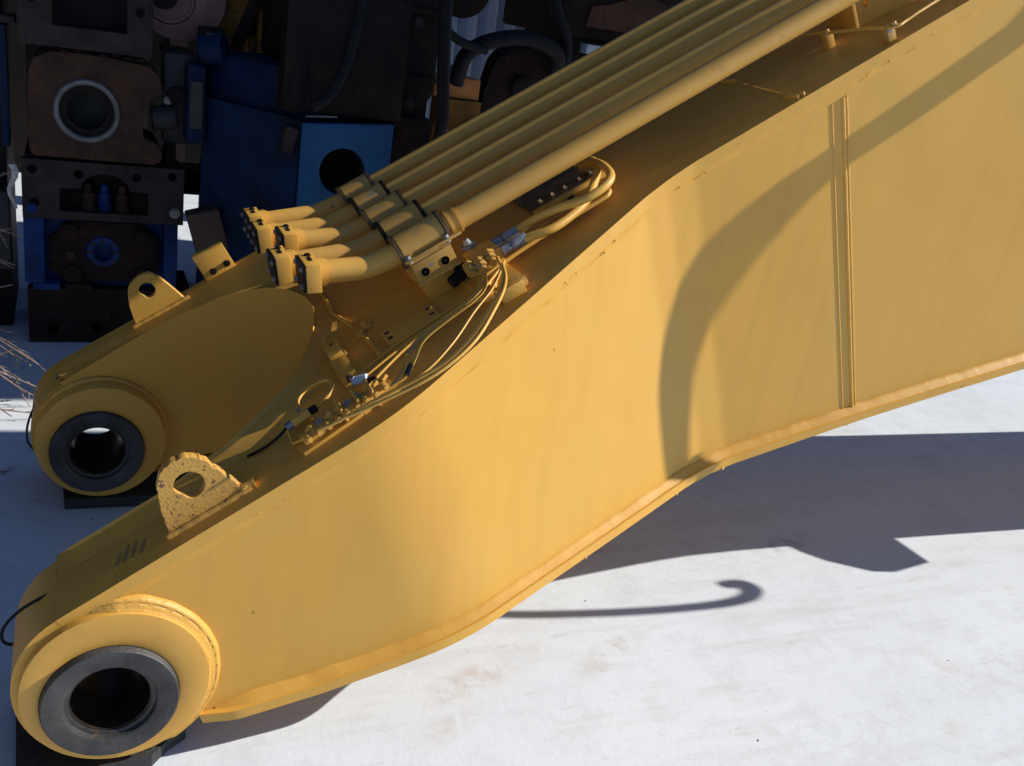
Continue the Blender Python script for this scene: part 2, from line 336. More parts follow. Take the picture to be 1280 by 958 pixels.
for side in (0, 1):
    bm = B_(); shell(bm, side_grid(side, 0), side_grid(side, 0.02))
    sp = obj('side_plate', bm, 'yellow', boom, 40); drill(sp, (0, -0.3, 0), (0, 1.8, 0), 0.1302)
    # fillet welds along the top and bottom edge of the plate
    for d0, o0, d1, o1 in ((0.0285, -0.0085, 0.050, -0.0002), (None, -0.0225, 0.024, -0.0002)):
        A, Bq = [], []
        for s, t, b in SC:
            if s < (0.0 if d0 else 0.06): continue
            tp_ = 1 if d0 else min(1, 0.15+max(0, s-0.06)/0.10)
            wob = 0.0022*noise.noise(V((s*60, side, 0)))+0.0035*noise.noise(V((s*14, side, 3)))
            rows = []
            for da, oa in (((d0, o0), ((d0+d1)/2+wob*0.3, (o0+o1)/2+0.0012), (d1+wob, o1)) if d0 else ((b+0.0005, o0*tp_+wob*0.5), (b-0.012*tp_+wob*0.3*tp_, (o1*0.3+o0*0.32)*tp_+o1*(1-tp_)), (b-(d1-0.004)*tp_+wob*tp_, o1))):
                p = down(s, da); y = ynear(s)+oa; y = y if side == 0 else W-y; rows.append(V((p.x, y, p.z)))
            A.append(rows)
            sg = 1 if side == 0 else -1
            Bq.append([V((r.x, (ynear(s)+0.004) if side == 0 else W-ynear(s)-0.004, r.z)) for r in rows])
        bm = B_(); shell(bm, A, Bq); obj('fillet_weld', bm, 'fillet', sp, 70)
    if side == 0:                                 # vertical splice weld, ground flat at its left edge
        for s0, r, rip in ((2.008, 0.0034, 0.04), (2.043, 0.0065, 0.06), (2.055, 0.0042, 0.05)):
            bm = B_(); b = dbot(s0)-0.03
            bead(bm, [V((down(s0, d).x, ynear(s0)+0.0012, down(s0, d).z)) for d in (0.06, 0.3, 0.6, b)], r, rip=rip, step=0.010, seed=s0)
            obj('splice_weld', bm, 'weld', sp, 60)
# --- top plate with the U-shaped cut of the fork
CUT = [(-0.1165, 0.186), (0.118, 0.190), (0.25, 0.215), (0.315, 0.238), (0.367, 0.270), (0.486, 0.352), (0.564, 0.438), (0.616, 0.537), (0.644, 0.64), (0.652, 0.72), (0.644, 0.82), (0.607, 0.95), (0.545, 1.06), (0.44, 1.14), (0.29, 1.205), (0.118, 1.228), (-0.1165, 1.232)]
INN = [(-0.105, 0.252), (0.076, 0.247), (0.150, 0.249), (0.261, 0.272), (0.337, 0.300), (0.448, 0.373), (0.525, 0.452), (0.585, 0.575), (0.614, 0.684), (0.618, 0.745), (0.611, 0.815), (0.575, 0.93), (0.515, 1.03), (0.42, 1.105), (0.282, 1.160), (0.15, 1.178), (0.03, 1.180), (-0.105, 1.178)]
def smooth2(p, n=5): return [(q.x, q.y) for q in spline([(a, b, 0) for a, b in p], n)]
cut, inn = smooth2(CUT), smooth2(INN)
near_edge = [(-0.185+0.02*0, YN+0.0)]
us = [-0.1165+(2.90+0.1165)*i/150 for i in range(151)]
PR = 0.009                                        # how far the plate stands proud of the webs
outl = [B(u, ynear(u)-PR, 0) for u in us]+[B(u, W-ynear(u)+PR, 0) for u in reversed(us)]+[B(u, y, 0) for u, y in reversed(cut)]
bm = B_(); plate(bm, outl, Nv*-0.028)
top = obj('top_plate', bm, 'yellow', boom, 40)
bm = B_(); e0 = B(2.90, 0, 0)
tp = [(e0.x, e0.z)]+[t for t, b in KNEE]; y0, y1 = ynear(3)-PR, W-ynear(3)+PR
tp[0] = (e0.x+0.002, e0.z+0.001)
shell(bm, [[V((x, y0, z)), V((x, y1, z))] for x, z in tp], [[V((x, y0, z-0.028)), V((x, y1, z-0.028))] for x, z in tp]); obj('knee_plate', bm, 'yellow', boom)
# --- bottom plate: one strip under each leg of the fork, full width beyond
def strip(s_list, ya, yb):
    bm = B_(); A, Bq = [], []
    for s in s_list:
        d = dbot(s); p = down(s, d); q = down(s, d-0.025)
        A.append([V((p.x, ya(s), p.z)), V((p.x, yb(s), p.z))]); Bq.append([V((q.x, ya(s), q.z)), V((q.x, yb(s), q.z))])
    return shell(bm, A, Bq)
ear = [0.035+0.665*i/32 for i in range(33)]; body = [0.70+2.20*i/96 for i in range(97)]
def flap(s): return 0.028
obj('bottom_plate', strip(ear, lambda s: ynear(s)-flap(s)*min(1, 0.25+max(0, s-0.035)/0.09), lambda s: 0.25), 'yellow', boom)
obj('bottom_plate', strip(ear, lambda s: W-0.25, lambda s: W-ynear(s)+0.028), 'yellow', boom)
obj('bottom_plate', strip(body, lambda s: ynear(s)-0.028, lambda s: W-ynear(s)+0.028), 'yellow', boom)
bm = B_(); p = down(2.90, dbot(2.90)); tp = [(p.x+0.001, p.z)]+[b for t, b in KNEE]
shell(bm, [[V((x, y0-0.02, z)), V((x, y1+0.02, z))] for x, z in tp], [[V((x, y0-0.02, z+0.025)), V((x, y1+0.02, z+0.025))] for x, z in tp]); obj('bottom_plate', bm, 'yellow', boom)
# --- curved inner wall of the fork
bm = B_(); A, Bq = [], []
nI = len(inn)
for i, (u, y) in enumerate(inn):
    a = V(inn[min(i+1, nI-1)]) - V(inn[max(i-1, 0)]) if False else V((inn[min(i+1, nI-1)][0]-inn[max(i-1, 0)][0], inn[min(i+1, nI-1)][1]-inn[max(i-1, 0)][1], 0))
    a.normalize(); nx, ny = a.y, -a.x               # outward (into the box)
    k = 0.062 if u < 0.2 else 0.052
    dh = 0.004 if y < 0.74 else 0.002; top1, top2 = B(u, y, dh+0.006*min(1, max(0, (u+0.05)/0.3))), B(u+nx*k, y+ny*k, dh-0.003)
    def low(p, u0):
        # drop along the box to the bottom plate, kept inside the rounded foot
        dp = abs(u0+0.1377)
        if dp < 0.134: return 0.211-math.sqrt(0.134**2-dp*dp)-0.004
        lo = 0.0; q = p
        while True:
            q2 = p-Nv*lo
            if q2.z < botz(q2.x)+0.028 or lo > 1.2: return lo-0.004
            lo += 0.004
    d = low(top1, u)
    A.append([top1, top1-Nv*d*0.5, top1-Nv*d]); Bq.append([top2, top2-Nv*d*0.5, top2-Nv*d])
shell(bm, A, Bq); obj('fork_wall', bm, 'yellow', boom, 50, bevel=0.009, seg=3)
# --- inner cheek plates and rounded end caps of the two feet
def foot_outline(r, y):
    pts = []
    th0 = math.atan2(Nv.z, Nv.x)                  # tangent to the top plate
    for k in range(29):
        th = th0+(math.radians(286)-th0)*k/28; rr_ = r+0.0115*(0.5+0.5*math.cos(math.pi*min(1, k/16))); pts.append(V((ECX+rr_*math.cos(th), y, ECZ+rr_*math.sin(th))))
    return pts
for side in (0, 1):
    ya, yb = (0.215, 0.2465) if side == 0 else (1.1815, 1.212)
    o = foot_outline(ER-0.004, ya); e = B(0.17, ya, -0.03); 
    o += [V((e.x+0.09, ya, botz(e.x+0.09)+0.03)), V((e.x, ya, e.z))]
    bm = B_(); plate(bm, o, (0, yb-ya, 0)); drill(obj('cheek_plate', bm, 'yellow', boom), (0, -0.3, 0), (0, 1.8, 0), 0.1302)
    ya, yb = (YN-PR, 0.247) if side == 0 else (1.183, YF+PR)
    a, b = foot_outline(ER, 0), foot_outline(ER-0.02, 0); bm = B_()
    shell(bm, [[V((p.x, ya, p.z)), V((p.x, yb, p.z))] for p in a], [[V((p.x, ya, p.z)), V((p.x, yb, p.z))] for p in b]); obj('foot_cap', bm, 'yellow', boom)
# --- bosses with bushings (the bore runs right through each foot)
BCX, BCZ, BRD = 0.012, 0.026, 0.178
for side in (0, 1):
    ex = ((0, 0.0155, -1), (0, 0.27, 1)) if side == 0 else ((0, 1.120, -1), (0, W-0.015, 1))
    yo, yi = ex[0][1], ex[1][1]
    bm = B_()
    hole = circ((0, yo, 0), 0.1305, ((1, 0, 0), (0, 0, 1)), 56)
    plate(bm, circ((BCX, yo, BCZ), BRD, ((1, 0, 0), (0, 0, 1)), 72), (0, yi-yo, 0), [hole])
    bs = obj('foot_boss', bm, 'yellowscuff', boom, 40, bevel=0.003)
    bm = B_(); ring(bm, (0, yo-0.0155, 0), (0, 1, 0), [(0.0785, 0.016), (0.0785, yi-yo+0.012), (0.128, yi-yo+0.012), (0.1297, 0.004), (0.1265, 0.0), (0.0925, 0.0), (0.0875, 0.004), (0.086, 0.014)], 72)
    obj('bushing', bm, 'steel', bs, 40)
    bm = B_(); ring(bm, (0, yo+0.004, 0), (0, 1, 0), [(0.0752, 0.0), (0.0752, yi-yo-0.012), (0.0786, yi-yo-0.012), (0.0786, 0.0)], 64); obj('bore_liner', bm, 'bore', bs, 40)
    if side == 0:                                 # heavy uneven weld round the near boss
        A, Bq = [], []
        for k in range(120):
            th = R(114-192*k/119); en = min(1, k/14, (119-k)/14); n1, n2 = noise.noise(V((k*0.11, 1, 0))), noise.noise(V((k*0.55, 2, 5)))
            row = []
            for r, y in ((BRD+0.0005, 0.0225), (BRD+0.006, 0.0275+0.001*n2), (BRD+0.0105+0.0015*n1, 0.0275+0.0012*n2), (BRD+0.0135+0.001*n1, 0.0315), (BRD+0.0165+0.0015*n1, 0.0305+0.001*n2), (BRD+0.021+0.003*n1, 0.0345+0.0012*n2), (BRD+0.0245+0.0035*n1, 0.0448)):
                r = BRD+(r-BRD)*(0.15+0.85*en); y = y+(0.044-y)*(1-en)*0.8; row.append(V((BCX+r*math.cos(th), y, BCZ+r*math.sin(th))))
            A.append(row); Bq.append([V((p.x, 0.050, p.z)) for p in row])
        bm = B_(); shell(bm, A, Bq); obj('weld_collar', bm, 'weld', bs, 70)
    else:
        bm = B_(); bead(bm, [V((BCX+(BRD+0.004)*math.cos(a), 1.176, BCZ+(BRD+0.004)*math.sin(a))) for a in [R(150-300*k/60) for k in range(61)]], 0.010, rip=0.15, seed=5); obj('weld_bead', bm, 'weld', bs, 60)
# --- lifting lugs
LUG = [(0.135, -0.002), (0.140, 0.022), (0.149, 0.050), (0.158, 0.078), (0.170, 0.105), (0.189, 0.128), (0.207, 0.138), (0.228, 0.141), (0.250, 0.136), (0.263, 0.124), (0.274, 0.110), (0.285, 0.078), (0.296, 0.038), (0.306, -0.002)]
LUGF = [(0.138, -0.002), (0.146, 0.030), (0.154, 0.060), (0.165, 0.084), (0.178, 0.107), (0.193, 0.121), (0.226, 0.131), (0.245, 0.130), (0.262, 0.124), (0.279, 0.094), (0.292, 0.052), (0.306, -0.002)]
def rough_loop(pts, amp, seed, n=4):
    out = []
    for i, p in enumerate(pts):
        q = pts[(i+1) % len(pts)]
        for k in range(n):
            s = k/n; a = (p[0]+(q[0]-p[0])*s, p[1]+(q[1]-p[1])*s)
            j = amp if i < len(pts)-1 else 0
            out.append((a[0]+j*noise.noise(V((i*3.1+k*0.77, seed, 0.3))), a[1]+j*noise.noise(V((i*3.1+k*0.77, seed, 7.3)))))
    return out
for side, prof, y, hc, hr, m in ((0, LUG, 0.086, (0.224, 0.078), 0.030, 'yellowold'), (1, LUGF, 1.302, (0.226, 0.082), 0.024, 'yellow')):
    th = 0.022
    o = [B(u, y, h) for u, h in rough_loop(prof, 0.004 if side == 0 else 0.001, side)]
    hl = [B(hc[0]+hr*math.cos(a)*min(1, 0.80/max(0.01, abs(math.cos(a-R(205)))) if math.cos(a-R(205)) > 0 else 1), y, hc[1]+hr*math.sin(a)*min(1, 0.80/max(0.01, abs(math.cos(a-R(205)))) if math.cos(a-R(205)) > 0 else 1)) + Uv*(0.003*noise.noise(V((k*0.9, 4, side)))) for k, a in [(k, 2*math.pi*k/22) for k in range(22)]]
    bm = B_(); plate(bm, o, (0, th, 0), [hl]); lug = obj('lifting_lug', bm, m, boom, 30, bevel=0.0012, seg=1)
    if side == 0: lug['label'] = 'near lifting lug with flaking rusty paint'
    bm = B_(); bead(bm, [B(0.130, y-0.002, 0.003), B(0.18, y-0.003, 0.003), B(0.25, y-0.003, 0.002), B(0.318, y-0.002, 0.003)], 0.0075, rip=0.12, step=0.009, seed=2); obj('weld_bead', bm, m, lug, 60)
    if side == 0:
        bm = B_(); bead(bm, [B(0.300, y+0.004, 0.006), B(0.318, y+0.004, 0.008), B(0.327, y+0.004, 0.006)], 0.011, rip=0.2, seed=6); obj('weld_bead', bm, 'weld', lug, 60)
# --- upright bracket on the far edge
bm = B_(); yb = 1.352
pl = [B(0.386, yb, -0.03), B(0.386, yb, 0.090), B(0.486, yb, 0.084), B(0.486, yb, -0.03)]
plate(bm, pl, (0, 0.022, 0)); br = obj('side_bracket', bm, 'yellow', boom, bevel=0.0015)
for u, h in ((0.418, 0.018), (0.467, 0.020)): bm = B_(); hexbolt(bm, B(u, yb, h), (0, -1, 0), 0.008, 0.006); obj('bolt', bm, 'dark', br)
# --- five hydraulic pipes, their clamps and flanges
for i in range(5):                                # i = 0 nearest
    y = 0.448+0.13*i
    short = i in (0, 2)
    uf, hf = (0.652, 0.196) if short else (0.607, 0.200)
    um = 0.742 if short else 0.728
    path = [B(uf, y, hf), B((uf+um)/2, y, (hf+0.153)/2), B(um, y, 0.153)]
    bend = [B(um, y, 0.153), B(um+0.03, y, 0.1425), B(um+0.075, y, 0.1365), B(um+0.12, y, 0.135)]
    pts = path[:-1]+spline(bend, 6)+[B(1.0, y, 0.135), B(1.5, y, 0.135), B(2.0, y, 0.135), B(2.6, y, 0.135), B(2.95, y, 0.125)]
    bm = B_(); tube(bm, pts, 0.0278, 28); pipe = obj('hydraulic_pipe', bm, 'pipepaint', boom, 50)
    ax = (path[0]-path[1]).normalized(); nz_ = ax.cross(Yv).normalized(); nz_ = nz_ if nz_.z > 0 else -nz_
    fr = Matrix((ax, Yv, nz_)).transposed()
    bm = B_(); box(bm, path[0]+ax*0.006, (0.034, 0.098, 0.066), fr); fl = obj('flange', bm, 'yellow', pipe, bevel=0.002)
    bm = B_(); cyl(bm, path[0]-ax*0.010, path[0]-ax*0.026, 0.0335, 28); cyl(bm, path[0]-ax*0.026, path[0]-ax*0.032, 0.0305, 28); obj('pipe_collar', bm, 'yellow', pipe)
    bm = B_(); box(bm, path[0]+ax*0.0265, (0.006, 0.094, 0.062), fr); obj('blanking_plate', bm, 'dark', fl, bevel=0.001)
    for a in (-1, 1):
        for b in (-1, 1): bm = B_(); hexbolt(bm, path[0]+ax*0.0296+Yv*0.034*a+nz_*0.020*b, ax, 0.0055, 0.005); obj('flange_bolt', bm, 'zinc', fl)
    bm = B_(); hexbolt(bm, path[0]+nz_*0.034+Yv*0.028+ax*0.004, nz_, 0.006, 0.004); box(bm, path[0]+nz_*0.0345-Yv*0.0+ax*0.004, (0.006, 0.03, 0.002), fr); obj('port_screw', bm, 'dark', fl)
    # clamp: split sleeve, saddle and foot
    ua, ub = 0.852+0.003*(i % 2), 0.962-0.008*i
    bm = B_(); n = 14; prof = []
    for k in range(n+1):
        th = R(-14+208*k/n); prof.append((0.0405*math.cos(th), 0.135+0.0405*math.sin(th)))
    prof += [(-0.050, 0.124), (-0.050, 0.112), (0.050, 0.112), (0.050, 0.124)]
    vs0 = [B(ua, y-c, h) for c, h in prof]; plate(bm, vs0, Uv*(ub-ua)); cl = obj('pipe_clamp', bm, 'worn', boom, 35)
    bm = B_(); box(bm, B((ua+ub)/2, y, 0.083), (ub-ua-0.004, 0.098, 0.053), BR); obj('clamp_saddle', bm, 'worn', cl, bevel=0.002)
    bm = B_(); box(bm, B((ua+ub)/2, y+0.01, 0.028), (ub-ua-0.02, 0.07, 0.06), BR); obj('clamp_foot', bm, 'yellow', cl, bevel=0.002)
    for ue, sg in ((ua-0.006, -1), (ub+0.006, 1)):
        bm = B_(); ring(bm, B(ue, y, 0.135), Uv, [(0.0282, -0.0035), (0.0435, -0.0035), (0.0435, 0.0035), (0.0282, 0.0035)], 28); obj('clamp_liner', bm, 'grimy' if (i+sg) % 2 else 'dark', cl)
    if i == 0:
        bm = B_(); box(bm, B((ua+ub)/2+0.012, y-0.050, 0.124), (ub-ua+0.04, 0.014, 0.007), BR); obj('clamp_bar', bm, 'worn', cl, bevel=0.0015)
        for uu in (ua+0.026, ub-0.03):
            bm = B_(); ring(bm, B(uu, y-0.0495, 0.080), (0, 1, 0), [(0.004, -0.001), (0.0105, -0.001), (0.0105, 0.004), (0.004, 0.004)], 18); cyl(bm, B(uu, y-0.0505, 0.080), B(uu, y-0.049, 0.080), 0.0088, 16); obj('bolt_hole', bm, 'dark', cl)
        bm = B_(); bead(bm, [B(ua, y-0.045, 0.055), B((ua+ub)/2, y-0.046, 0.055), B(ub, y-0.045, 0.055)], 0.005, rip=0.5, seed=8); obj('weld_bead', bm, 'weld', cl, 60)
    for uu, yy in ((ua+0.004, -0.047), (ub-0.004, -0.047), (ub-0.002, 0.047)):
        bm = B_(); hexbolt(bm, B(uu, y+yy, 0.126), Nv, 0.0075, 0.009, 0.01); obj('clamp_bolt', bm, 'dark' if i else 'zinc', cl)
    if i == 0:                                    # swivel collar on the near pipe, right behind its clamp
        bm = B_(); ring(bm, B(1.0, y, 0.135), Uv, [(0.0279, -0.018), (0.034, -0.018), (0.034, -0.010), (0.0305, -0.009), (0.0305, 0.004), (0.033, 0.005), (0.033, 0.011), (0.0279, 0.011)], 28); obj('pipe_collar', bm, 'yellow', pipe)

# --- grease fittings row on the near edge
bm = B_(); pa, pb = B(0.440, 0.088, 0), B(0.676, 0.120, 0)
fr_d = (pb-pa).normalized(); fr_y = Nv.cross(fr_d)
def along(s, y, h): return pa+fr_d*s+fr_y*y+Nv*h
L = (pb-pa).length
frm = Matrix((fr_d, fr_y, Nv)).transposed()
box(bm, along(L/2, 0.026, 0.004), (L, 0.058, 0.008), frm); box(bm, along(L/2, 0.028, 0.016), (L-0.03, 0.022, 0.022), frm)
gm = obj('grease_manifold', bm, 'yellow', boom, bevel=0.001)
for k in range(9):
    s = 0.026+k*0.0235
    bm = B_(); tube(bm, [along(s, 0.018, 0.022), along(s, -0.002, 0.026)], 0.0068 if k % 2 else 0.0085, 6); cyl(bm, along(s, -0.002, 0.026), along(s, -0.010, 0.0275), 0.0055, 10)
    obj('grease_nipple', bm, 'weld' if k % 3 else 'yellow', gm, 40)
    bm = B_(); tube(bm, [along(s+0.006, 0.030, 0.026), along(s+0.020, 0.034, 0.031)], 0.0068, 6); obj('hose_nut', bm, 'zinc' if k in (1, 4, 5) else 'yellow', gm, 40)
def uyh_curve(l, h0, h1=None, n=6):
    m = len(l); return spline([B(u, y, (h0 if h1 is None else h0+(h1-h0)*i/(m-1)) if not isinstance(h0, list) else h0[i]) for i, (u, y) in enumerate(l)], n)
HOSES = [
    ([(1.034, 0.332), (1.014, 0.253), (0.98, 0.191), (0.929, 0.135), (0.857, 0.07), (0.785, 0.035), (0.718, 0.032), (0.656, 0.041), (0.594, 0.049), (0.535, 0.050), (0.490, 0.06)], 0.05, 0.0038),
    ([(1.029, 0.29), (1.01, 0.229), (0.982, 0.177), (0.931, 0.117), (0.857, 0.047), (0.781, 0.015), (0.716, 0.011), (0.656, 0.022), (0.598, 0.034), (0.556, 0.045)], 0.05, 0.0038),
    ([(0.975, 0.316), (0.947, 0.26), (0.899, 0.234), (0.831, 0.22), (0.758, 0.186), (0.718, 0.14), (0.689, 0.099), (0.664, 0.085)], 0.04, 0.0039),
    ([(0.991, 0.319), (0.96, 0.25), (0.914, 0.221), (0.847, 0.207), (0.777, 0.183), (0.733, 0.127), (0.7, 0.086), (0.66, 0.08)], 0.04, 0.0036),
    ([(1.000, 0.30), (0.968, 0.261), (0.863, 0.273), (0.732, 0.258), (0.63, 0.227), (0.597, 0.216)], 0.014, 0.0034),
    ([(1.000, 0.33), (0.969, 0.3), (0.855, 0.297), (0.723, 0.281), (0.623, 0.25)], 0.014, 0.0034),
    ([(1.06, 0.36), (0.955, 0.285), (0.863, 0.255), (0.76, 0.24), (0.66, 0.19), (0.56, 0.125), (0.50, 0.11)], 0.020, 0.0033),
    ([(1.040, 0.31), (0.972, 0.225), (0.90, 0.17), (0.82, 0.10), (0.74, 0.055), (0.66, 0.05), (0.60, 0.060)], 0.044, 0.0034),
]
for l, h, r in HOSES:
    bm = B_(); tube(bm, uyh_curve(l, h), r, 10); obj('grease_hose', bm, 'yellow', boom, 60)
bm = B_(); tube(bm, uyh_curve([(0.790, 0.200), (0.758, 0.186), (0.728, 0.155)], 0.041), 0.0064, 10); obj('chafe_sleeve', bm, 'worn', boom, 60)
bm = B_(); tube(bm, uyh_curve([(0.720, 0.112), (0.70, 0.084)], 0.042), 0.0062, 10); obj('chafe_sleeve', bm, 'black', boom, 60)
# hose guards: small bent rods
for u in (0.549, 0.588, 0.623):
    bm = B_(); tube(bm, spline([B(u, 0.186, 0.0), B(u, 0.182, 0.026), B(u, 0.168, 0.033), B(u, 0.125, 0.033), B(u, 0.112, 0.028), B(u, 0.108, 0.0)], 4), 0.004, 8); obj('hose_guard', bm, 'yellow', boom, 60)
bm = B_(); cyl(bm, B(0.606, 0.214, 0.022), B(0.632, 0.200, 0.022), 0.0105, 14); cyl(bm, B(0.600, 0.217, 0.022), B(0.606, 0.214, 0.022), 0.008, 12); obj('line_cap', bm, 'white', boom, bevel=0.001)
bm = B_(); cyl(bm, B(0.628, 0.190, 0.02), B(0.648, 0.178, 0.02), 0.007, 10); obj('hose_nut', bm, 'dark', boom)
# check valve with its loop tube
bm = B_(); tube(bm, [B(0.447, 0.186, 0.026), B(0.482, 0.192, 0.026)], 0.013, 6); tube(bm, [B(0.482, 0.192, 0.026), B(0.488, 0.193, 0.026)], 0.016, 6); v = obj('check_valve', bm, 'yellow', boom, 30)
for a, b, r, m in (((0.432, 0.184), (0.447, 0.186), 0.010, 'zinc'), ((0.488, 0.193), (0.508, 0.194), 0.009, 'dark'), ((0.472, 0.228), (0.475, 0.196), 0.006, 'zinc')):
    bm = B_(); tube(bm, [B(*a, 0.026), B(*b, 0.026)], r, 6); obj('valve_fitting', bm, m, v, 30)
bm = B_(); tube(bm, uyh_curve([(0.472, 0.228), (0.479, 0.263), (0.504, 0.284), (0.538, 0.275), (0.558, 0.258), (0.559, 0.23), (0.541, 0.206), (0.508, 0.194)], [0.026, 0.028, 0.03, 0.034, 0.036, 0.034, 0.03, 0.026]), 0.0042, 10); obj('loop_tube', bm, 'yellow', v, 60)
bm = B_(); tube(bm, uyh_curve([(0.432, 0.184), (0.405, 0.189), (0.37, 0.196), (0.33, 0.205)], [0.026, 0.014, 0.006, 0.004]), 0.0032, 8); obj('grease_line', bm, 'dark', boom, 60)
bm = B_(); tube(bm, [B(0.432, 0.184, 0.02), B(0.43, 0.135, 0.012), B(0.455, 0.115, 0.02)], 0.0036, 8); obj('grease_line', bm, 'yellow', boom, 60)
# drilled valve block beside the fork
bm = B_(); frb = Matrix((V((UX, 0, UZ)), Yv, Nv)).transposed()
box(bm, B(0.602, 0.395, 0.022), (0.036, 0.066, 0.036), frb); box(bm, B(0.600, 0.305, 0.012), (0.040, 0.12, 0.018), frb); vb = obj('valve_block', bm, 'yellow', boom, bevel=0.0015)
bm = B_(); cyl(bm, B(0.600, 0.252, 0.018), B(0.600, 0.2435, 0.018), 0.008, 14); cyl(bm, B(0.604, 0.40, 0.0395), B(0.604, 0.40, 0.0408), 0.005, 12); obj('port_hole', bm, 'black', vb)
bm = B_(); tube(bm, [B(0.596, 0.434, 0.026), B(0.594, 0.446, 0.030)], 0.009, 6); tube(bm, spline([B(0.594, 0.446, 0.030), B(0.60, 0.462, 0.036), B(0.618, 0.472, 0.030), B(0.630, 0.480, 0.010)], 5), 0.004, 8); obj('valve_fitting', bm, 'weld', vb, 40)
bm = B_(); tube(bm, [B(0.616, 0.380, 0.041), B(0.622, 0.34, 0.030)], 0.003, 6); obj('valve_fitting', bm, 'weld', vb, 40)
bm = B_(); tube(bm, uyh_curve([(0.600, 0.245), (0.606, 0.217), (0.59, 0.20)], 0.018), 0.004, 8); obj('grease_line', bm, 'yellow', boom)
# thin line running round the end of the fork, with its clip
bm = B_(); tube(bm, uyh_curve([(0.625, 0.90), (0.652, 0.80), (0.655, 0.746), (0.654, 0.66), (0.652, 0.62), (0.664, 0.549), (0.671, 0.496), (0.677, 0.454), (0.683, 0.36), (0.684, 0.275)], 0.008), 0.0055, 8); obj('grease_line', bm, 'yellow', boom, 60)
bm = B_(); box(bm, B(0.676, 0.455, 0.007), (0.020, 0.05, 0.014), BR); box(bm, B(0.696, 0.462, 0.006), (0.03, 0.02, 0.010), BR); hexbolt(bm, B(0.697, 0.463, 0.011), Nv, 0.008, 0.009); obj('line_clip', bm, 'weld', boom, bevel=0.001)
# tapped mounting pad
bm = B_(); box(bm, B(0.782, 0.349, 0.005), (0.138, 0.072, 0.011), BR); pad = obj('mounting_pad', bm, 'yellow', boom, bevel=0.0015)
for u in (0.727, 0.838):
    for yy in (0.334, 0.366):
        bm = B_(); cyl(bm, B(u, yy, 0.008), B(u, yy, 0.0108), 0.0068, 14); obj('tapped_hole', bm, 'black', pad)
# --- auxiliary manifold with two hoses
bm = B_(); frm2 = BR
box(bm, B(1.000, 0.36, 0.006), (0.11, 0.20, 0.010), BR); box(bm, B(1.015, 0.385, 0.036), (0.075, 0.075, 0.052), BR); am = obj('auxiliary_manifold', bm, 'yellow', boom, bevel=0.002)
bm = B_(); box(bm, B(1.005, 0.225, 0.016), (0.062, 0.032, 0.032), BR); cyl(bm, B(0.97, 0.225, 0.02), B(1.048, 0.222, 0.02), 0.012, 14); obj('end_block', bm, 'weld', am, bevel=0.002)
for (u, y) in ((0.968, 0.352), (0.992, 0.340), (1.022, 0.352)):
    bm = B_()
    for k, (r, ln) in enumerate(((0.0165, 0.017), (0.0130, 0.012), (0.0155, 0.014), (0.0100, 0.016))):
        z0 = (0, 0.017, 0.029, 0.043)[k]; tube(bm, [B(u-0.10*z0, y-0.6*z0, 0.060-0.15*z0), B(u-0.10*(z0+ln), y-0.6*(z0+ln), 0.060-0.15*(z0+ln))], r, 6 if k % 2 == 0 else 12)
    obj('hose_fitting', bm, 'worn', am, 30)
bm = B_(); tube(bm, [B(1.004, 0.436, 0.05), B(1.004, 0.436, 0.072)], 0.020, 6); cyl(bm, B(1.004, 0.436, 0.072), B(1.004, 0.436, 0.085), 0.011, 10, 0.006); obj('bleed_screw', bm, 'zinc', am, 30)
for (a, b, r) in (((0.968, 0.45), (0.930, 0.462), 0.012), ((0.950, 0.395), (0.918, 0.388), 0.0145), ((0.975, 0.41), (0.945, 0.412), 0.017)):
    bm = B_(); tube(bm, [B(*a, 0.030), B(*b, 0.026)], r, 6); obj('hose_fitting', bm, 'dark', am, 30)
for hose, fit in (
    ([(1.105, 0.404), (1.129, 0.398), (1.165, 0.390), (1.228, 0.366), (1.285, 0.337), (1.343, 0.342), (1.380, 0.374), (1.402, 0.445), (1.412, 0.53), (1.40, 0.60)], [(1.052, 0.402), (1.076, 0.402), (1.082, 0.402), (1.118, 0.402)]),
    ([(1.105, 0.346), (1.13, 0.338), (1.182, 0.330), (1.24, 0.350), (1.300, 0.382), (1.350, 0.428), (1.400, 0.492), (1.418, 0.56), (1.40, 0.63)], [(1.052, 0.347), (1.076, 0.347), (1.082, 0.347), (1.118, 0.344)])):
    hs = ([0.052, 0.054, 0.060]+[0.064]*(len(hose)-6)+[0.060, 0.05, 0.03]) if hose[0][1] > 0.37 else ([0.052, 0.050, 0.044, 0.038, 0.036, 0.042, 0.048]+[0.05]*(len(hose)-9)+[0.045, 0.03])
    bm = B_(); tube(bm, uyh_curve(hose, hs, n=8), 0.0105, 16); ho = obj('hydraulic_hose', bm, 'yellow', am, 60)
    bm = B_(); tube(bm, [B(*fit[0], 0.052), B(*fit[1], 0.052)], 0.0135, 6); obj('hose_nut', bm, 'zinc', am, 30)
    bm = B_(); ring(bm, B(*fit[2], 0.052), Uv, [(0.010, -0.004), (0.0125, -0.004), (0.0125, 0.002), (0.0142, 0.004), (0.0142, 0.034), (0.0125, 0.038), (0.010, 0.038)], 20); obj('crimp_sleeve', bm, 'zinc', am, 40)
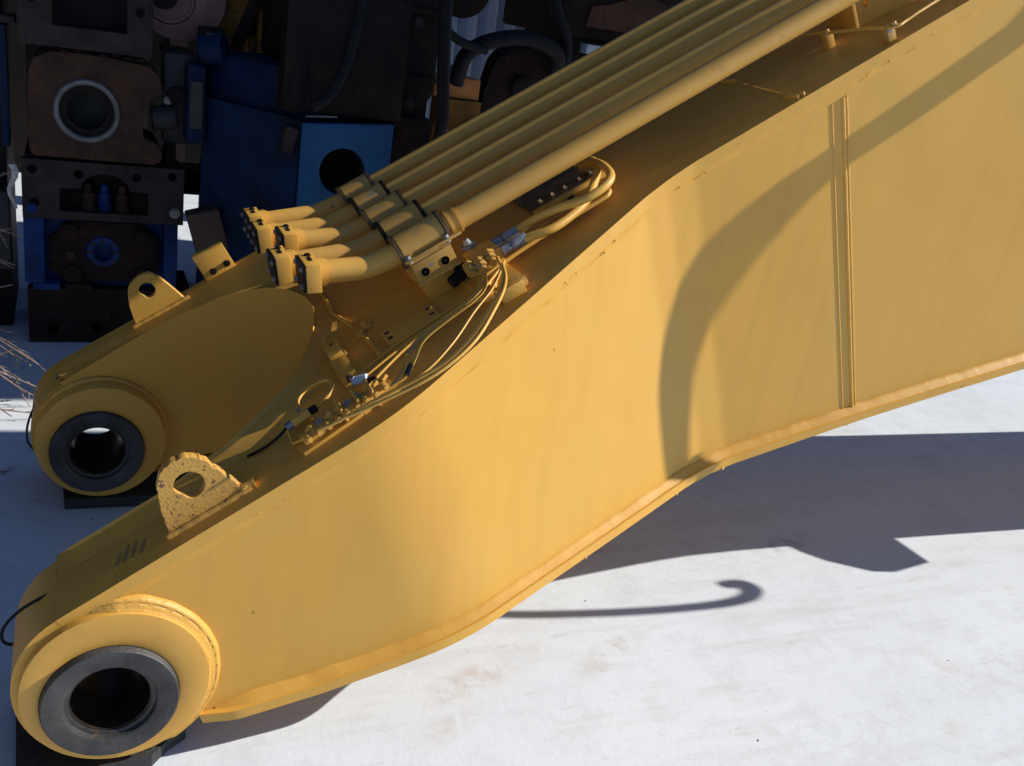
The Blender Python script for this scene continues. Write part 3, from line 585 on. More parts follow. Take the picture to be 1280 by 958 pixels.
# steel tubes with hairpin ends beside the hoses
for l, r in (([(0.985, 0.335), (1.071, 0.356), (1.214, 0.372), (1.338, 0.377), (1.362, 0.384), (1.374, 0.402), (1.366, 0.430), (1.33, 0.452)], 0.0058), ([(0.99, 0.352), (1.06, 0.372), (1.204, 0.392), (1.300, 0.395), (1.322, 0.400), (1.328, 0.415), (1.31, 0.432), (1.25, 0.430)], 0.0048), ([(1.09, 0.385), (1.16, 0.408), (1.24, 0.418), (1.266, 0.424), (1.270, 0.436), (1.25, 0.446)], 0.0042)):
    bm = B_(); tube(bm, uyh_curve(l, 0.022, n=7), r, 10); obj('steel_tube', bm, 'yellow', boom, 60)
# bolted access recess under the pipes
bm = B_(); o = [B(1.215, 0.535, 0.001), B(1.425, 0.540, 0.001), B(1.43, 0.70, 0.001), B(1.215, 0.70, 0.001)]; plate(bm, o, Nv*0.008); ac = obj('access_cover', bm, 'grimy', boom)
bm = B_(); box(bm, B(1.32, 0.532, 0.008), (0.215, 0.012, 0.014), BR); obj('cover_edge', bm, 'yellow', ac, bevel=0.0015)
for u in (1.25, 1.287, 1.325, 1.37, 1.405): bm = B_(); hexbolt(bm, B(u, 0.582, 0.009), Nv, 0.009, 0.008); obj('cover_bolt', bm, 'grimy', ac, 30)
for u, y in ((1.24, 0.505), (1.31, 0.497)): bm = B_(); tube(bm, [B(u, y, 0), B(u, y, 0.012)], 0.012, 6); obj('cover_bolt', bm, 'rust', ac, 30)
# plate splice across the top, ground bright at both ends
bm = B_(); bead(bm, [B(1.918, 0.70, 0), B(1.912, 0.5, 0), B(1.908, 0.352, 0.0)], 0.0028, rip=0.1, step=0.02); obj('weld_bead', bm, 'weld', top, 60)
for (u, y, du, dy) in ((1.912, 0.66, 0.012, 0.05), (1.905, 0.375, 0.010, 0.045), (1.922, 0.365, 0.006, 0.03)): bm = B_(); box(bm, B(u, y, 0.003), (du, dy, 0.012), BR @ Matrix.Rotation(0.35, 3, 'Z')); obj('grind_tab', bm, 'weld', top, bevel=0.002)
# pipe support and grease line at the upper end
bm = B_(); o = [B(2.262, 0.545, 0), B(2.262, 0.545, 0.11), B(2.42, 0.515, 0.11), B(2.42, 0.515, 0)]
plate(bm, o, (0, 0.02, 0), [circ(B(2.295, 0.5385, 0.052), 0.010, (Uv, Nv), 14), circ(B(2.350, 0.528, 0.066), 0.010, (Uv, Nv), 14)]); ps = obj('pipe_support', bm, 'yellow', boom)
bm = B_(); box(bm, B(2.258, 0.60, 0.055), (0.012, 0.12, 0.11), BR); obj('support_web', bm, 'yellow', ps, bevel=0.001)
bm = B_(); tube(bm, uyh_curve([(2.10, 0.72), (2.12, 0.635), (2.144, 0.535), (2.185, 0.437), (2.205, 0.368), (2.225, 0.345), (2.26, 0.352), (2.31, 0.358), (2.42, 0.376), (2.6, 0.40)], [0.04]*5+[0.038, 0.036, 0.036, 0.03, 0.02]), 0.0042, 8); obj('grease_line', bm, 'weld', boom, 60)
bm = B_(); box(bm, B(2.150, 0.525, 0.020), (0.022, 0.022, 0.042), BR); hexbolt(bm, B(2.150, 0.525, 0.041), Nv, 0.007, 0.008); obj('line_standoff', bm, 'yellow', boom, bevel=0.001)
bm = B_(); box(bm, B(2.212, 0.368, 0.022), (0.024, 0.026, 0.036), BR); hexbolt(bm, B(2.222, 0.356, 0.040), Nv, 0.008, 0.010); obj('elbow_fitting', bm, 'worn', boom, bevel=0.0015)
# cylinder bracket far along the underside, and an unseen hose added and shaped to cast the curved shadows
bm = B_(); plate(bm, [V(p) for p in ((3.50, 0.34, 0.60), (3.53, 0.27, 0.60), (3.59, 0.20, 0.60), (3.72, 0.11, 0.60), (3.91, 0.14, 0.60), (3.90, 0.34, 0.60))], (0, 0, 0.06)); obj('cylinder_bracket', bm, 'yellow', boom)
HP = [((2.50, 0.36, 1.75), 0.50), ((2.29, 0.36, 1.563), 0.60), ((1.892, 0.36, 1.253), 0.72), ((1.601, 0.36, 1.037), 0.80), ((1.420, 0.355, 0.806), 0.86), ((1.340, 0.342, 0.562), 0.90), ((1.350, 0.334, 0.423), 0.93), ((1.425, 0.325, 0.225), 0.97), ((0.80, 0.475, -0.2), 1.22), ((0.93, 0.42, -0.2), 1.22), ((1.075, 0.378, -0.2), 1.22), ((1.27, 0.345, -0.2), 1.22), ((1.47, 0.320, -0.2), 1.22), ((1.70, 0.305, -0.2), 1.22), ((1.84, 0.315, -0.2), 1.22), ((1.895, 0.35, -0.2), 1.22), ((1.88, 0.39, -0.2), 1.22), ((1.83, 0.395, -0.2), 1.22)]
SD = V((1.51, -0.3, 1.0))
hp = [V(p)+SD*t for p, t in HP]
hp = [V((3.95, 0.46, 1.45)), V((3.95, 0.36, 1.9)), V((3.75, 0.25, 2.2))]+hp
rr = [0.03, 0.03, 0.034, 0.036, 0.036, 0.037, 0.038, 0.036, 0.033, 0.030, 0.023, 0.017, 0.018, 0.019, 0.019, 0.019, 0.019, 0.020, 0.023, 0.024, 0.022]
sp_ = spline(hp, 6); rs = []
for i in range(len(sp_)):
    f = i/6; k = min(int(f), len(rr)-2); rs.append(rr[k]+(rr[k+1]-rr[k])*(f-k))
bm = B_(); tube(bm, sp_, rs, 14); obj('shadow_hose', bm, 'black', boom, 60)
# small chips, marks: soot wiped on the foot, thin hoses at the toes of both feet
soot = mat('soot', (0.22, 0.135, 0.05), 0.8, var=(0.42, 0.25, 0.07), vscale=30)
for u, y, ln in ((0.020, 0.112, 0.05), (0.038, 0.118, 0.06), (0.055, 0.116, 0.06), (0.075, 0.112, 0.045)):
    bm = B_(); o = [B(u, y, 0.0004)+Uv*(0.0045*math.cos(a)*(1+0.3*noise.noise(V((a*2, u*90, 0)))))+Yv*(ln/2*math.sin(a))+Uv*(0.25*ln/2*math.sin(a)) for a in [2*math.pi*k/18 for k in range(18)]]
    plate(bm, o, Nv*0.0004); obj('soot_smear', bm, soot, top)
for pts, m in (([(-0.109, 0.15, 0.175), (-0.156, 0.15, 0.147), (-0.188, 0.15, 0.113), (-0.198, 0.15, 0.085), (-0.190, 0.15, 0.065), (-0.166, 0.15, 0.059)], 'oldhose'), ([(-0.100, 1.26, 0.19), (-0.109, 1.25, 0.177), (-0.164, 1.25, 0.1), (-0.188, 1.25, 0.035), (-0.191, 1.25, -0.018), (-0.175, 1.25, -0.051)], 'black')):
    bm = B_(); tube(bm, spline(pts, 6), 0.0034, 8); obj('grease_line', bm, m, boom, 60)
bm = B_(); tube(bm, [(-0.16, 1.25, 0.056), (-0.178, 1.25, 0.060)], 0.006, 6); obj('grease_nipple', bm, 'dark', boom, 30)
bm = B_(); tube(bm, [(-0.150, 0.15, 0.059), (-0.178, 0.15, 0.059)], 0.006, 6); obj('grease_nipple', bm, 'weld', boom, 30)
# flame-cut nicks and drips along the edges
bm = B_()
for s, r in ((1.02, 0.006), (1.37, 0.006), (1.55, 0.008), (2.0, 0.005)):
    p = down(s, dbot(s)); bmesh.ops.create_icosphere(bm, subdivisions=1, radius=r, matrix=Matrix.Translation((p.x, ynear(s)-0.026, p.z)) @ Matrix.Diagonal((1, 1, 0.7, 1)))
for i in range(26):
    s = rnd.uniform(2.1, 2.5) if i < 12 else rnd.uniform(0.1, 1.9); p = down(s, rnd.uniform(0.02, 0.045))
    bmesh.ops.create_icosphere(bm, subdivisions=1, radius=rnd.uniform(0.002, 0.004), matrix=Matrix.Translation((p.x, ynear(s)-0.006, p.z)))
sp = obj('weld_spatter', bm, 'weld', boom, 60); sp['kind'] = 'stuff'

# ------------------------------------------------------------------ rubber mats under the feet
def mat_slab(name, pts, h, label):
    bm = B_(); plate(bm, [V((x, y, GZ+0.001)) for x, y in pts], (0, 0, h)); o = obj(name, bm, 'black', None, bevel=0.003); tag(o, label, 'rubber mat', 'black mats under the boom feet'); return o
mat_slab('rubber_mat', [(-0.187, 0.30), (-0.175, 0.012), (0.08, 0.022), (0.112, 0.060), (0.155, 0.090), (0.14, 0.30)], 0.030, 'thick black rubber mat under the near foot of the yellow boom')
mat_slab('rubber_mat', [(-0.105, 1.42), (-0.092, 1.135), (0.30, 1.12), (0.30, 1.42)], 0.034, 'thick black rubber mat under the far foot of the yellow boom')

# ------------------------------------------------------------------ stacked attachments at the left
def rect(x0, x1, z0, z1, y): return [V((x0, y, z0)), V((x1, y, z0)), V((x1, y, z1)), V((x0, y, z1))]
XZ = ((1, 0, 0), (0, 0, 1))
G_ = 'stacked steel attachments behind the boom'
t = thing('steel_beam', 'dark brown steel base beam with round holes at the bottom of the left stack', 'steel beam', G_)
bm = B_(); plate(bm, rect(-0.232, 0.42, GZ+0.004, 0.040, 2.55), (0, 0.05, 0), [circ((-0.14, 2.55, -0.14), 0.022, XZ), circ((0.03, 2.55, -0.13), 0.022, XZ), circ((0.20, 2.55, -0.14), 0.022, XZ)]); obj('beam_web', bm, 'rustdark', t)
bm = B_(); boxr(bm, (-0.232, 2.602, GZ+0.004), (0.42, 3.0, 0.0)); obj('beam_body', bm, 'dark', t)
for x in (-0.16, -0.04):
    bm = B_(); boxr(bm, (x-0.05, 2.52, 0.042), (x+0.05, 2.72, 0.068)); obj('shim', bm, 'blue' if x < -0.1 else 'rustdark', t, bevel=0.002)

t = thing('breaker_bracket', 'blue bracket frame around a rusty flange plate, low in the left stack', 'attachment bracket', G_)
bm = B_(); boxr(bm, (-0.238, 2.52, 0.070), (-0.165, 2.9, 0.342)); obj('side_post', bm, 'blue', t, bevel=0.004)
bm = B_(); boxr(bm, (0.290, 2.52, 0.042), (0.342, 2.9, 0.342)); obj('side_post', bm, 'blue', t, bevel=0.004)
bm = B_(); boxr(bm, (-0.164, 2.60, 0.045), (0.289, 2.9, 0.340)); obj('back_plate', bm, 'blue', t)
bm = B_(); plate(bm, [V((x, 2.565, z)) for x, z in ((-0.10, 0.072), (0.22, 0.072), (0.275, 0.12), (0.275, 0.26), (0.20, 0.325), (-0.06, 0.325), (-0.15, 0.25), (-0.15, 0.12))], (0, 0.033, 0), [circ((0.055, 2.565, 0.20), 0.052, XZ)]); fp = obj('flange_plate', bm, 'rustdark', t, bevel=0.004)
bm = B_(); ring(bm, (0.055, 2.556, 0.20), (0, 1, 0), [(0.040, 0), (0.062, 0), (0.066, 0.01), (0.066, 0.03), (0.040, 0.03)], 36); obj('pilot_ring', bm, 'blue', t)
for a in range(8): bm = B_(); hexbolt(bm, (0.055+0.051*math.cos(a*0.785), 2.556, 0.20+0.051*math.sin(a*0.785)), (0, -1, 0), 0.006, 0.006); obj('ring_bolt', bm, 'rust', t)
for x, z, r in ((-0.075, 0.285, 0.034), (0.205, 0.275, 0.030), (-0.06, 0.105, 0.036), (0.21, 0.11, 0.030)):
    bm = B_(); cyl(bm, (x, 2.57, z), (x, 2.535, z), r, 24); cyl(bm, (x, 2.535, z), (x, 2.528, z), r*0.55, 18); obj('plug', bm, 'rustdark', t, bevel=0.002)
bm = B_(); cyl(bm, (-0.07, 2.565, 0.185), (-0.07, 2.54, 0.185), 0.018, 12); obj('plug', bm, 'rust', t)

t = thing('mounting_plate', 'dark bolted mounting plate with an arched opening, above the blue bracket', 'steel plate', G_)
arch = [V((-0.105, 2.50, 0.378)), V((0.225, 2.50, 0.378)), V((0.225, 2.50, 0.470)), V((0.155, 2.50, 0.474))]+[V((0.062+0.092*math.cos(a), 2.50, 0.470+0.068*math.sin(a))) for a in [R(12+156*k/10) for k in range(11)]]+[V((-0.03, 2.50, 0.474)), V((-0.105, 2.50, 0.470))]
hs = [circ((x, 2.50, z), 0.018, XZ, 14) for x, z in ((-0.035, 0.530), (0.178, 0.532), (-0.20, 0.54), (-0.195, 0.41), (0.315, 0.545))]
bm = B_(); plate(bm, rect(-0.238, 0.362, 0.346, 0.578, 2.50), (0, 0.04, 0), [arch]+hs); obj('face_plate', bm, 'grey', t)
bm = B_(); boxr(bm, (-0.23, 2.64, 0.348), (0.355, 2.95, 0.570)); obj('plate_body', bm, 'dark', t)
for x in (0.0, 0.062, 0.13):
    bm = B_(); cyl(bm, (x, 2.60, 0.35), (x, 2.60, 0.44), 0.026, 16); cyl(bm, (x, 2.60, 0.44), (x, 2.60, 0.475), 0.016, 12); obj('pipe_stub', bm, 'blue' if x > 0.05 and x < 0.1 else 'rust', t)
bm = B_(); hexbolt(bm, (0.328, 2.50, 0.395), (0, -1, 0), 0.016, 0.014); obj('bolt', bm, 'zinc', t)
bm = B_(); hexbolt(bm, (-0.205, 2.50, 0.385), (0, -1, 0), 0.016, 0.012); obj('bolt', bm, 'blue', t)

t = thing('coupler_housing', 'rusty coupler block with a bare steel bearing ring and a notched jaw', 'coupler', G_)
jaw = [(-0.19, 0.592), (0.24, 0.588), (0.272, 0.605), (0.275, 0.640), (0.255, 0.672), (0.205, 0.690), (0.200, 0.745), (0.200, 0.805), (0.215, 0.835), (0.255, 0.850), (0.272, 0.880), (0.262, 0.930), (0.225, 0.968), (0.10, 0.985), (-0.04, 0.990), (-0.13, 0.985), (-0.185, 0.955), (-0.205, 0.90), (-0.210, 0.66), (-0.206, 0.61)]
bm = B_(); plate(bm, [V((x, 2.50, z)) for x, z in jaw], (0, 0.30, 0), [circ((-0.002, 2.50, 0.777), 0.118, XZ, 40)]); hb = obj('housing', bm, 'rust', t, bevel=0.006)
bm = B_(); ring(bm, (-0.002, 2.492, 0.777), (0, 1, 0), [(0.098, 0.004), (0.103, 0.0), (0.116, 0.0), (0.122, 0.006), (0.122, 0.04), (0.098, 0.04)], 56); obj('bearing_ring', bm, mat('bearing_steel', (0.15, 0.15, 0.155), 0.4, 0.5, var=(0.07, 0.068, 0.07), vscale=14), t)
bm = B_(); ring(bm, (-0.002, 2.515, 0.777), (0, 1, 0), [(0.072, 0.0), (0.098, 0.0), (0.098, 0.06), (0.072, 0.06)], 48); obj('bearing_seal', bm, 'dark', t)
bm = B_(); cyl(bm, (-0.002, 2.68, 0.777), (-0.002, 2.78, 0.777), 0.119, 40); obj('pin', bm, 'black', t)
for k in range(7): bm = B_(); box(bm, (-0.08+0.045*k, 2.53, 0.992+0.004*math.sin(k*2)), (0.03, 0.05, 0.012)); obj('weld_tooth', bm, 'rustdark', t, bevel=0.003)

t = thing('window_frame', 'grey rectangular steel frame with bolt holes on top of the left stack', 'steel frame', G_)
bm = B_(); plate(bm, rect(-0.228, 0.232, 1.006, 1.42, 2.47), (0, 0.05, 0), [rect(-0.120, 0.140, 1.082, 1.36, 2.47), circ((0.185, 2.47, 1.165), 0.017, XZ, 14), circ((-0.190, 2.47, 1.038), 0.016, XZ, 14), circ((-0.185, 2.47, 1.17), 0.016, XZ, 14)]); obj('frame_plate', bm, 'grey', t, bevel=0.002)
bm = B_(); boxr(bm, (-0.135, 2.522, 1.084), (-0.118, 2.7, 1.36)); obj('inner_lip', bm, 'ochre', t)
bm = B_(); boxr(bm, (-0.22, 2.72, 1.0), (0.225, 3.0, 1.42)); obj('frame_body', bm, 'dark', t)
bm = B_(); hexbolt(bm, (-0.190, 2.47, 1.038), (0, -1, 0), 0.014, 0.006); obj('bolt', bm, 'grey', t)

# things at the far left edge
t = thing('machine_rack', 'dark machine rack with a blue upright at the left edge', 'machine rack')
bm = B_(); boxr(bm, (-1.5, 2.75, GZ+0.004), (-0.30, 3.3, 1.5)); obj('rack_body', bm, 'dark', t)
bm = B_(); boxr(bm, (-0.305, 2.60, 0.6), (-0.278, 2.74, 1.05)); obj('upright', bm, 'navy', t, bevel=0.003)
bm = B_(); boxr(bm, (-0.36, 2.58, 1.06), (-0.245, 2.74, 1.085)); obj('cross_rail', bm, 'grey', t, bevel=0.003)
bm = B_(); boxr(bm, (-0.45, 2.60, 0.1), (-0.29, 2.74, 0.42)); obj('foot_box', bm, 'black', t, bevel=0.006)
bm = B_(); A = []
for k in range(8):
    z = 0.56-0.17*k/7; x = -0.268+0.012*math.sin(k*1.1); A.append([V((x-0.013*(1-0.6*k/7), 2.46, z)), V((x, 2.452, z)), V((x+0.014*(1-0.7*k/7), 2.462, z))])
shell(bm, A, [[p+V((0, 0.004, 0)) for p in r] for r in A]); tag(obj('plastic_strip', bm, 'cloth', None, 60), 'torn strip of white plastic hanging at the left edge beside the steel plate', 'plastic strip')

# red drum and ochre frame behind the stack
t = thing('red_drum', 'glossy red drum with a raised round rim at the top of the picture', 'drum')
bm = B_(); cyl(bm, (0.36, 2.80, 1.235), (0.36, 3.30, 1.235), 0.17, 48); obj('drum_body', bm, 'red', t, bevel=0.01)
bm = B_(); ring(bm, (0.315, 2.785, 1.22), (0, 1, 0), [(0.085, 0.0), (0.098, 0.0), (0.104, 0.014), (0.085, 0.014)], 44); obj('drum_rim', bm, 'red', t)
bm = B_(); cyl(bm, (0.29, 2.796, 1.23), (0.29, 2.75, 1.23), 0.055, 24); obj('hub', bm, 'dark', t)
t = thing('pipe_fitting', 'two pale brass hose fittings beside the red drum', 'pipe fitting')
for z, y in ((1.105, 2.70), (1.055, 2.70)):
    bm = B_(); cyl(bm, (0.455, y, z), (0.500, y-0.02, z-0.004), 0.011, 12); cyl(bm, (0.500, y-0.02, z-0.004), (0.522, y-0.03, z-0.008), 0.016, 8); obj('nozzle', bm, 'steel', t)
bm = B_(); boxr(bm, (0.43, 2.72, 0.98), (0.53, 2.78, 1.13)); obj('fitting_plate', bm, 'dark', t, bevel=0.002)
t = thing('ochre_frame', 'dirty ochre machine frame behind the blue housing', 'machine frame')
for a, b in (((0.53, 2.95, 0.9), (0.66, 3.2, 1.6)), ((0.70, 2.95, 0.9), (0.76, 3.2, 1.6)), ((0.66, 3.0, 1.05), (0.70, 3.2, 1.10))):
    bm = B_(); boxr(bm, a, b); obj('frame_post', bm, 'ochre', t, bevel=0.005)
bm = B_(); box(bm, (0.70, 2.93, 1.30), (0.05, 0.03, 0.55), Matrix.Rotation(0.35, 3, 'Y')); obj('brace', bm, 'dark', t, bevel=0.004)
bm = B_(); boxr(bm, (0.50, 2.96, GZ+0.004), (0.80, 3.2, 0.895)); obj('frame_base', bm, 'dark', t)

# blue housing with a round bore
t = thing('blue_housing', 'big blue steel housing with a round black bore behind the pipe clamps', 'steel housing')
hole = circ((0.915, 2.10, 0.695), 0.092, XZ, 36)
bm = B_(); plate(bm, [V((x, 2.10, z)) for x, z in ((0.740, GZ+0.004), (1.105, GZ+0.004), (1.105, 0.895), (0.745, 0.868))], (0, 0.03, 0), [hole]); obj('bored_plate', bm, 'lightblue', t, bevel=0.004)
bm = B_(); ring(bm, (0.915, 2.13, 0.695), (0, 1, 0), [(0.092, 0.0), (0.11, 0.0), (0.11, 0.3), (0.092, 0.3)], 36); obj('bore_tube', bm, 'black', t)
bm = B_(); cyl(bm, (0.915, 2.40, 0.695), (0.915, 2.43, 0.695), 0.108, 36); obj('bore_cover', bm, 'black', t)
bm = B_(); plate(bm, [V((0.738, 2.112, GZ+0.004)), V((0.730, 2.112, GZ+0.004)), V((0.425, 2.50, GZ+0.004)), V((0.435, 2.51, GZ+0.004))], (0, 0, 1.075)); obj('flank_plate', bm, mat('shaded_blue_paint', (0.008, 0.028, 0.080), 0.6, spec=0.12, var=(0.006, 0.012, 0.03), vscale=5, bump=0.2), t)  # darker blue paints the shade onto the flank that faces left
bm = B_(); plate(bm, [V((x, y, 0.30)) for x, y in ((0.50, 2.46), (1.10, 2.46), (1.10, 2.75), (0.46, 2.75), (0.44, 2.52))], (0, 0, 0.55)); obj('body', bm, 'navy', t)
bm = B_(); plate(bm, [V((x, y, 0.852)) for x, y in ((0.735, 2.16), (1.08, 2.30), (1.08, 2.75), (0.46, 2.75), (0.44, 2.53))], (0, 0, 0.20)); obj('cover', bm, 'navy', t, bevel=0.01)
bm = B_(); boxr(bm, (0.735, 2.135, 0.60), (0.80, 2.44, 0.85)); boxr(bm, (1.06, 2.135, 0.30), (1.10, 2.44, 0.85)); obj('inner_web', bm, 'dark', t)
bm = B_(); boxr(bm, (0.36, 2.44, 0.70), (0.43, 2.60, 1.00)); obj('side_pocket', bm, 'navy', t, bevel=0.01)
bm = B_(); boxr(bm, (0.37, 2.425, 0.76), (0.415, 2.445, 0.94)); obj('pocket_opening', bm, 'black', t)
bm = B_(); cyl(bm, (0.42, 2.5, 1.055), (0.50, 2.46, 1.075), 0.055, 20); obj('ear', bm, 'navy', t, bevel=0.008)
bm = B_(); box(bm, (0.70, 2.13, 0.80), (0.05, 0.06, 0.10), Matrix.Rotation(0.2, 3, 'Y')); obj('worn_corner', bm, 'grey', t, bevel=0.012)
bm = B_(); tube(bm, [(0.76, 2.12, 0.893), (0.88, 2.12, 0.902)], 0.004, 8); obj('edge_highlight', bm, 'zinc', t)  # pale bead stands in for the highlight along the lit top edge

# black breaker with hoses above the blue housing
t = thing('hydraulic_breaker', 'black hydraulic breaker body standing behind the blue housing', 'hydraulic breaker')
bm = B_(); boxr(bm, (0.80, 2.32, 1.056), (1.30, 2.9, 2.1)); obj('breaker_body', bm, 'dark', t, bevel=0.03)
bm = B_(); plate(bm, [V((x, 2.24, z)) for x, z in ((0.86, 0.92), (1.24, 0.91), (1.30, 1.02), (1.30, 1.9), (0.84, 1.9))], (0, 0.05, 0), [[V((x, 2.24, z)) for x, z in ((1.06, 1.13), (1.17, 1.13), (1.17, 1.22), (1.06, 1.22))]]); obj('front_plate', bm, 'dark', t, bevel=0.006)
bm = B_(); cyl(bm, (0.72, 2.16, 0.92), (0.80, 2.26, 1.9), 0.065, 20); obj('side_rod', bm, 'dark', t)
bm = B_(); boxr(bm, (1.13, 2.20, 0.5), (1.30, 2.55, 0.92)); obj('tool_foot', bm, 'rustdark', t, bevel=0.02)
bm = B_(); boxr(bm, (0.665, 2.12, 0.905), (1.14, 2.235, 1.36)); obj('lower_block', bm, 'dark', t, bevel=0.02)
bm = B_(); boxr(bm, (0.70, 2.4, 1.053), (0.80, 2.85, 2.0)); obj('back_frame', bm, 'dark', t, bevel=0.01)
for k, (x, z) in enumerate(((0.90, 0.98), (1.20, 0.97), (0.90, 1.28), (1.20, 1.28), (1.05, 1.40), (0.93, 1.55), (1.19, 1.55))):
    bm = B_(); hexbolt(bm, (x, 2.24, z), (0, -1, 0), 0.020, 0.018); obj('bolt', bm, 'grey', t)
for z in (1.06, 1.32):
    bm = B_(); boxr(bm, (0.84, 2.215, z), (1.30, 2.238, z+0.018)); obj('rib', bm, 'rustdark', t, bevel=0.003)
G2 = 'black hoses hanging over the machine parts'
def hose(pts, r, label, m='oldhose'):
    bm = B_(); tube(bm, spline(pts, 8), r, 14); tag(obj('rubber_hose', bm, m, None, 60), label, 'hose', G2)
hose([(0.97, 2.15, 1.55), (0.935, 2.12, 1.30), (0.90, 2.10, 1.12), (0.84, 2.08, 0.99), (0.77, 2.08, 0.93)], 0.020, 'black hose hanging down the front of the breaker above the blue housing')
hose([(1.27, 2.16, 1.7), (1.27, 2.12, 1.35), (1.285, 2.10, 1.10), (1.31, 2.12, 0.93), (1.32, 2.18, 0.8)], 0.026, 'thick black hose hanging beside the orange bracket')
hose([(1.60, 2.80, 1.02), (1.62, 2.76, 1.16), (1.74, 2.74, 1.24), (1.92, 2.74, 1.27), (2.08, 2.76, 1.22), (2.12, 2.82, 1.10)], 0.036, 'thick black hose arching over the rusty link')
hose([(1.98, 2.85, 1.62), (2.08, 2.84, 1.42), (2.16, 2.84, 1.28), (2.17, 2.86, 1.14), (2.10, 2.9, 1.05)], 0.030, 'black hose dropping in front of the corrugated wall')
hose([(1.42, 2.70, 1.30), (1.55, 2.70, 1.22), (1.70, 2.72, 1.19)], 0.020, 'thin black hose crossing in front of the white wall')

# rusty link, drum and orange bracket in the middle
t = thing('valve_block', 'black oily valve block in the gap beside the coupler jaw', 'valve block')
bm = B_(); boxr(bm, (0.285, 2.62, 0.66), (0.42, 3.0, 1.02)); obj('block_body', bm, 'black', t, bevel=0.012)
bm = B_(); cyl(bm, (0.24, 2.60, 0.76), (0.33, 2.60, 0.77), 0.05, 20); obj('spool_cap', bm, 'black', t, bevel=0.005)
bm = B_(); cyl(bm, (0.33, 2.62, 0.86), (0.33, 2.57, 0.86), 0.035, 6); obj('plug', bm, 'dark', t)
bm = B_(); hexbolt(bm, (0.30, 2.60, 0.835), (0, -1, 0), 0.012, 0.012); obj('bolt', bm, 'zinc', t)
bm = B_(); boxr(bm, (0.30, 2.65, GZ+0.004), (0.34, 2.9, 0.655)); obj('block_leg', bm, 'dark', t)
t = thing('rusty_link', 'dark rusty link arm with a rounded top behind the pipes', 'machine link')
arc = [V((1.78, 2.86, GZ+0.004)), V((2.12, 2.86, GZ+0.004)), V((2.12, 2.86, 1.0))]+[V((1.955+0.165*math.cos(a), 2.86, 1.06+0.15*math.sin(a))) for a in [R(10+160*k/12) for k in range(13)]]+[V((1.77, 2.86, 0.98))]
bm = B_(); plate(bm, arc, (0, 0.10, 0)); obj('link_cheek', bm, 'rustdark', t, bevel=0.012)
bm = B_(); plate(bm, [p+V((0.06, 0.14, 0.02)) for p in arc], (0, 0.10, 0)); obj('link_cheek', bm, 'rustdark', t, bevel=0.012)
bm = B_(); cyl(bm, (1.96, 2.85, 1.03), (1.96, 2.82, 1.03), 0.06, 24); obj('pin_head', bm, 'dark', t, bevel=0.004)
t = thing('rusty_pulley', 'dark rusty roller hanging in front of the white wall', 'roller')
bm = B_(); cyl(bm, (1.60, 2.85, 1.45), (1.60, 3.10, 1.47), 0.13, 32); obj('roller_drum', bm, 'rustdark', t, bevel=0.01)
bm = B_(); cyl(bm, (1.60, 2.83, 1.45), (1.60, 2.85, 1.45), 0.085, 24); obj('roller_cap', bm, 'dark', t)
bm = B_(); boxr(bm, (1.50, 2.9, 1.31), (1.58, 3.0, 1.35)); obj('roller_foot', bm, 'dark', t)
bm = B_(); boxr(bm, (1.40, 2.95, GZ+0.004), (1.52, 3.1, 1.9)); obj('roller_post', bm, 'dark', t)
t = thing('orange_bracket', 'small orange bracket with bolt holes behind the top pipe', 'bracket')
pg = [(1.50, 0.60), (1.74, 0.60), (1.74, 0.86), (1.69, 0.84), (1.655, 0.78), (1.60, 0.78), (1.575, 0.83), (1.535, 0.87), (1.52, 0.80)]
bm = B_(); plate(bm, [V((x, 2.80, z)) for x, z in pg], (0, 0.03, 0), [circ((1.545, 2.80, 0.815), 0.010, XZ, 10), circ((1.70, 2.80, 0.80), 0.010, XZ, 10), circ((1.58, 2.80, 0.72), 0.012, XZ, 10)]); obj('bracket_plate', bm, 'orange', t)
bm = B_(); boxr(bm, (1.52, 2.86, 0.95), (1.75, 3.0, 1.045)); obj('bracket_block', bm, 'orange', t, bevel=0.006)
bm = B_(); boxr(bm, (1.54, 2.84, 0.60), (1.76, 2.95, 0.945)); obj('bracket_web', bm, 'ochre', t, bevel=0.004)
bm = B_(); boxr(bm, (1.53, 2.86, GZ+0.004), (1.76, 3.0, 0.598)); obj('bracket_base', bm, 'dark', t)
bm = B_(); plate(bm, [V((1.585, 2.84, 1.047)), V((1.66, 2.84, 1.047)), V((1.655, 2.84, 1.075)), V((1.60, 2.84, 1.10))], (0, 0.06, 0)); obj('bracket_tip', bm, 'white', t, bevel=0.004)

# right: rusty stack, white beam
t = thing('rusty_counterweight', 'tall dark red rusty steel block at the top behind the pipes', 'counterweight')
bm = B_(); boxr(bm, (2.16, 2.95, 1.30), (3.6, 3.7, 2.9)); obj('upper_block', bm, 'rustdark', t, bevel=0.02)
bm = B_(); boxr(bm, (2.18, 2.90, GZ+0.004), (3.5, 3.6, 1.10)); obj('lower_block', bm, 'rustdark', t, bevel=0.015)
bm = B_(); boxr(bm, (2.22, 3.0, 1.10), (3.4, 3.5, 1.30)); obj('spacer', bm, 'dark', t)
bm = B_(); plate(bm, [V((x, 2.935, z)) for x, z in ((2.30, 1.36), (2.75, 1.36), (2.75, 1.52), (2.60, 1.55), (2.42, 1.48), (2.32, 1.46))], (0, 0.014, 0)); obj('rust_patch', bm, 'rust', t)
bm = B_(); boxr(bm, (2.30, 2.88, 1.235), (2.75, 2.96, 1.280)); tag(obj('white_beam', bm, 'white', None, bevel=0.003), 'short white square beam end poking out below the rusty block', 'beam')
